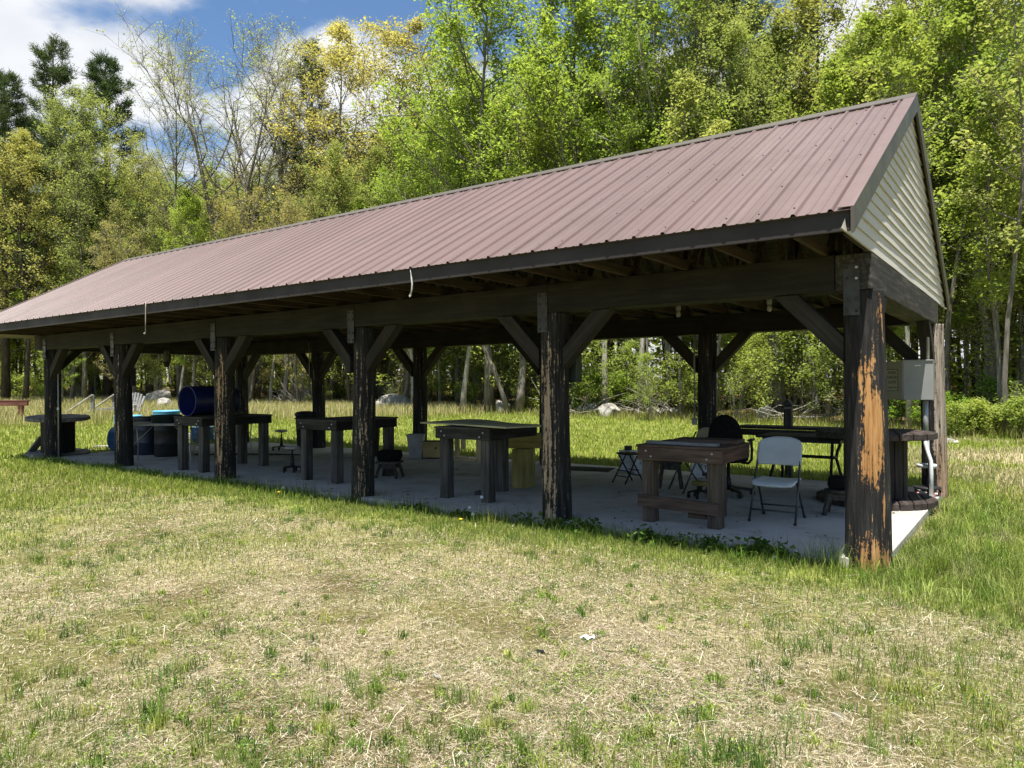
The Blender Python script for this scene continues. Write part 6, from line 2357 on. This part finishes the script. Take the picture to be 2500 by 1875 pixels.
rock('big pale boulder in the meadow behind the lawn chair', 388, 44, 1.6, 1.4, 1.5, 1)
rock('rounded pale stone in front of the big boulder, by the dark blue barrel', 402, 38, 1.2, 1.0, 1.1, 2)
rock('long white boulder at the wood edge seen between the middle posts', 962, 37.5, 2.0, 1.3, 1.15, 3)
rock('small white stone at the left foot of the long white boulder', 926, 37.2, .8, .7, .7, 4)
rock('brown-grey rock by the leaning trunk behind the plywood bench', 1228, 34.2, 1.0, .9, .9, 5)
rock('mossy boulder left of the leaning pale trunk behind the mat', 1488, 31, 1.1, .9, .75, 6)
rock('dark rock at the foot of the crooked trunk', 1862, 27.5, 1.0, .8, .7, 7)
for k, (u, d, s, lab) in enumerate(((1420, 33.5, .7, 'pale flat stone in the tumbled wall, leftmost'), (1447, 33.2, .9, 'largest pale stone of the tumbled wall'), (1472, 33, .5, 'small pale stone between larger ones of the tumbled wall'),
                                    (1590, 32, .6, 'grey stone beside the pair of trunks'), (1612, 31.6, .5, 'small grey stone under the pair of trunks'), (1643, 31.4, .55, 'grey stone in the tall grass left of the back post'))):
    rock(lab, u, d, s * 1.3, s, s * .8, 20 + k)
for k, (u, d, s, lab) in enumerate(((2312, 18.2, .30, 'small pale stone on the grass behind the corner post, leftmost'), (2322, 18.3, .22, 'middle small pale stone in a row on the grass'), (2333, 18.0, .20, 'rightmost small pale stone in a row on the grass'))):
    rock(lab, u, d, s * 1.3, s, s * .8, 40 + k, dz=-.03)


def branch_pile(label, u, d, w, n, seed, h=1.2, mat='bark_pale'):
    x, y, z = gpt(u, d)
    rs = np.random.RandomState(seed)
    mb = MB()
    for k in range(n):
        p = Vector((rs.uniform(-w, w), rs.uniform(-.8, .8), rs.uniform(0, h * .4)))
        dd = Vector((rs.normal(), rs.normal() * .6, rs.uniform(0, .9))).normalized()
        L = rs.uniform(.6, 2.0)
        q = p + dd * L * .5 + Vector((rs.normal(), rs.normal(), rs.normal())) * .1
        e = p + dd * L + Vector((rs.normal(), rs.normal(), rs.normal())) * .2
        r = rs.uniform(.008, .03)
        mb.tube([p, q, e], [r, r * .7, r * .3], 4, False)
    o = mb.build('brush_pile', M[mat])
    o.location = (x, y, z)
    return tag(o, label, 'brush pile')


branch_pile('tangled pile of dead branches at the wood edge seen right of the third post', 740, 41, 1.7, 90, 5, 1.6)
branch_pile('loose fallen branches beside the tumbled stones', 1400, 32.5, 1.5, 40, 6, .7)
branch_pile('fallen grey sticks below the pair of trunks', 1600, 31.2, 1.4, 40, 7, .8)
branch_pile('few pale dead sticks standing in grass right of the birdhouse', 1960, 26, 1.6, 26, 8, 1.0)

# scraps on the lawn
def on_lawn(u, v):
    d = CAM.z + .085
    dep = 1778.2 * d / (v - 937.5)
    for _ in range(4):
        x, y = along(u, dep)
        dep = 1778.2 * (CAM.z - float(ground_z(x, y))) / (v - 937.5)
    x, y = along(u, dep)
    return x, y, float(ground_z(x, y))


x, y, z = on_lawn(1431, 1565)
vs, fs = [], []
rs_ = np.random.RandomState(2)
for side in (0, 1):
    for j in range(6):
        for i in range(8):
            vs.append(((i / 7 - .5) * .075 + rs_.normal() * .002 * (1 - side), (j / 5 - .5) * .05 + .004 * math.sin(i), 0.016 * math.sin(i * 1.3 + j) * .5 + .014 + side * .0012))
for j in range(5):
    for i in range(7):
        a = j * 8 + i
        fs.append((a, a + 8, a + 9, a + 1)); fs.append((48 + a, 48 + a + 1, 48 + a + 9, 48 + a + 8))
tag(MB().add(vs, fs, True).build('paper_scrap', M['paper_white'], None, 0, (x, y, z + .006), R(25)), 'crumpled white paper scrap lying on the dry lawn', 'litter')
x, y, z = on_lawn(1315, 1597)
o = MB().box((0, 0, 0.006), (.045, .026, .012)).box((0.006, 0, .0135), (.02, .016, .004)).build('plastic_scrap', M['black'], None, 0.002, (x, y, z + .008))
o.rotation_euler = (R(12), R(8), R(50))
tag(o, 'small black plastic piece lying on the dry lawn', 'litter')
x, y, z = on_lawn(1060, 1655)
o = MB().box((0, 0, .004), (.06, .010, .008)).box((.01, .003, .009), (.02, .006, .004)).build('wood_chip', M['white_board'], None, 0.002, (x, y, z + .008), R(-20))
tag(o, 'slim pale wood chip lying on the dry lawn', 'litter')
x, y, z = on_lawn(2040, 1755)
rock('flat grey stone sunk in the lawn at lower right', 0, 0, .10, .07, .035, 60, 'stone', -.008, (x, y, z))
x, y, z = on_lawn(1846, 1645)
rock('tiny white pebble on the bare lawn', 0, 0, .035, .03, .025, 61, 'pebble', .0, (x, y, z))

# dandelions: white clocks and yellow flowers
def dandelion(u, v, hgt, yellow, lab):
    x, y, z = on_lawn(u, v)
    t = thing('dandelion', lab, 'flower', (x, y, z))
    MB().tube([(0, 0, 0), (.01, .004, hgt * .6), (.012, .0, hgt)], .0028, 5).build('stem', M['lf_bush'], t)
    if yellow:
        MB().lathe([(.004, 0), (.02, .008), (.022, .013), (.012, .018), (0, .019)], 10, (.012, 0, hgt)).build('flower_head', M['dandelion'], t)
    else:
        MB().lathe([(0, -.02), (.014, -.016), (.022, 0), (.014, .016), (0, .02)], 10, (.012, 0, hgt)).build('seed_head', M['paper_white'], t)


M['dandelion'] = plain('dandelion_yellow', (0.75, 0.50, 0.02), 0.8)
for k, (u, v, hh, yl, lab) in enumerate((
        (1143, 1258, .09, False, 'white dandelion clock in the grass before the plywood bench, left of three'),
        (1150, 1272, .08, False, 'white dandelion clock in the grass before the plywood bench, middle of three'),
        (1173, 1245, .16, False, 'white dandelion clock in the grass before the plywood bench, tallest'),
        (690, 1205, .10, False, 'white dandelion clock beside the yellow dandelion left of the third post'),
        (678, 1212, .07, True, 'yellow dandelion in the grass left of the third post'),
        (1121, 1282, .06, True, 'yellow dandelion in the grass before the plywood bench'),
        (1935, 1375, .08, False, 'white dandelion clock in the weeds left of the corner post'),
        (1888, 1378, .05, False, 'small white dandelion clock in the weeds, farther left of the corner post'))):
    dandelion(u, v, hh, yl, lab)


def far_wood():
    """the depth of the wood behind the trees one can count: leaves and thin stems that read as one mass"""
    rs = np.random.RandomState(12)
    n = 90000
    x = rs.uniform(-125, 55, n); dd = rs.uniform(11, 46, n)
    xs = EDGE[::-1, 0]; ys = EDGE[::-1, 1]
    sl = np.gradient(ys, xs)
    y = np.interp(x, xs, ys) + dd * np.sqrt(1 + np.interp(x, xs, sl) ** 2)
    cl = vnoise(x, y, 3.0, 5)
    hmax = 3.0 + 8 * vnoise(x, y, 6.0, 9)
    z = ground_z(x, y) + hmax * rs.uniform(0, 1, n) ** 1.25
    keep = rs.uniform(size=n) < 0.30 + 0.9 * cl * vnoise(x, z * 2.0, 2.2, 15)
    C = np.stack([x, y, z], 1)[keep]
    V, F = rand_leaves(rs, C, 0.42, 0.6, 0.6)
    shade = np.clip(rs.normal(size=len(C)) * .25 + .45, 0, 1)
    V2, F2 = [], []
    m = 420
    xa = rs.uniform(-125, 55, m); da = rs.uniform(12, 44, m)
    ya = np.interp(xa, xs, ys) + da * np.sqrt(1 + np.interp(xa, xs, sl) ** 2)
    mb = MB()
    for a, b in zip(xa, ya):
        z0 = float(ground_z(a, b)) - .2
        r = rs.uniform(.05, .17)
        mb.tube([(a, b, z0), (a + rs.normal() * .2, b, z0 + 6), (a + rs.normal() * .5, b, z0 + 14)], [r, r * .75, r * .3], 6, False)
    tv = np.array([tuple(v) for v in mb.v]); tf = np.array(mb.f) + len(V)
    mi = np.concatenate([np.zeros(len(F)), np.ones(len(tf))])
    me = fast_mesh('forest', np.concatenate([V, tv]), [F, tf], [M['lf_under'], M['bark_grey']], val=np.concatenate([np.repeat(shade, 4), np.zeros(len(tv))]), mat_idx=mi)
    tag(link('forest', me), 'far depth of the spring wood behind the nearer trees', 'forest', kind='stuff')


far_wood()


def leaf_litter():
    rs = np.random.RandomState(31)
    n = 420
    x = rs.uniform(-15.4, 0.05, n)
    y = np.where(rs.uniform(size=n) < .6, -0.08 + np.abs(rs.normal(size=n)) * .35, rs.uniform(0, 4.6, n))
    k = (y < 4.7)
    C = np.stack([x, y, np.full(n, 0.006)], 1)[k]
    V, F = rand_leaves(rs, C, 0.032, 6.0, 0.5)
    V[:, 2] = np.clip(V[:, 2], 0.002, 0.02)
    c = pick(rs, len(C), [(0.10, 0.065, 0.035), (0.06, 0.045, 0.03), (0.16, 0.11, 0.06), (0.03, 0.025, 0.02)])
    me = fast_mesh('leaf_litter', V, [F], SM, np.repeat(c, 4, 0))
    tag(link('leaf_litter', me), 'dead leaf bits blown onto the concrete slab', 'leaf litter', kind='stuff')


leaf_litter()
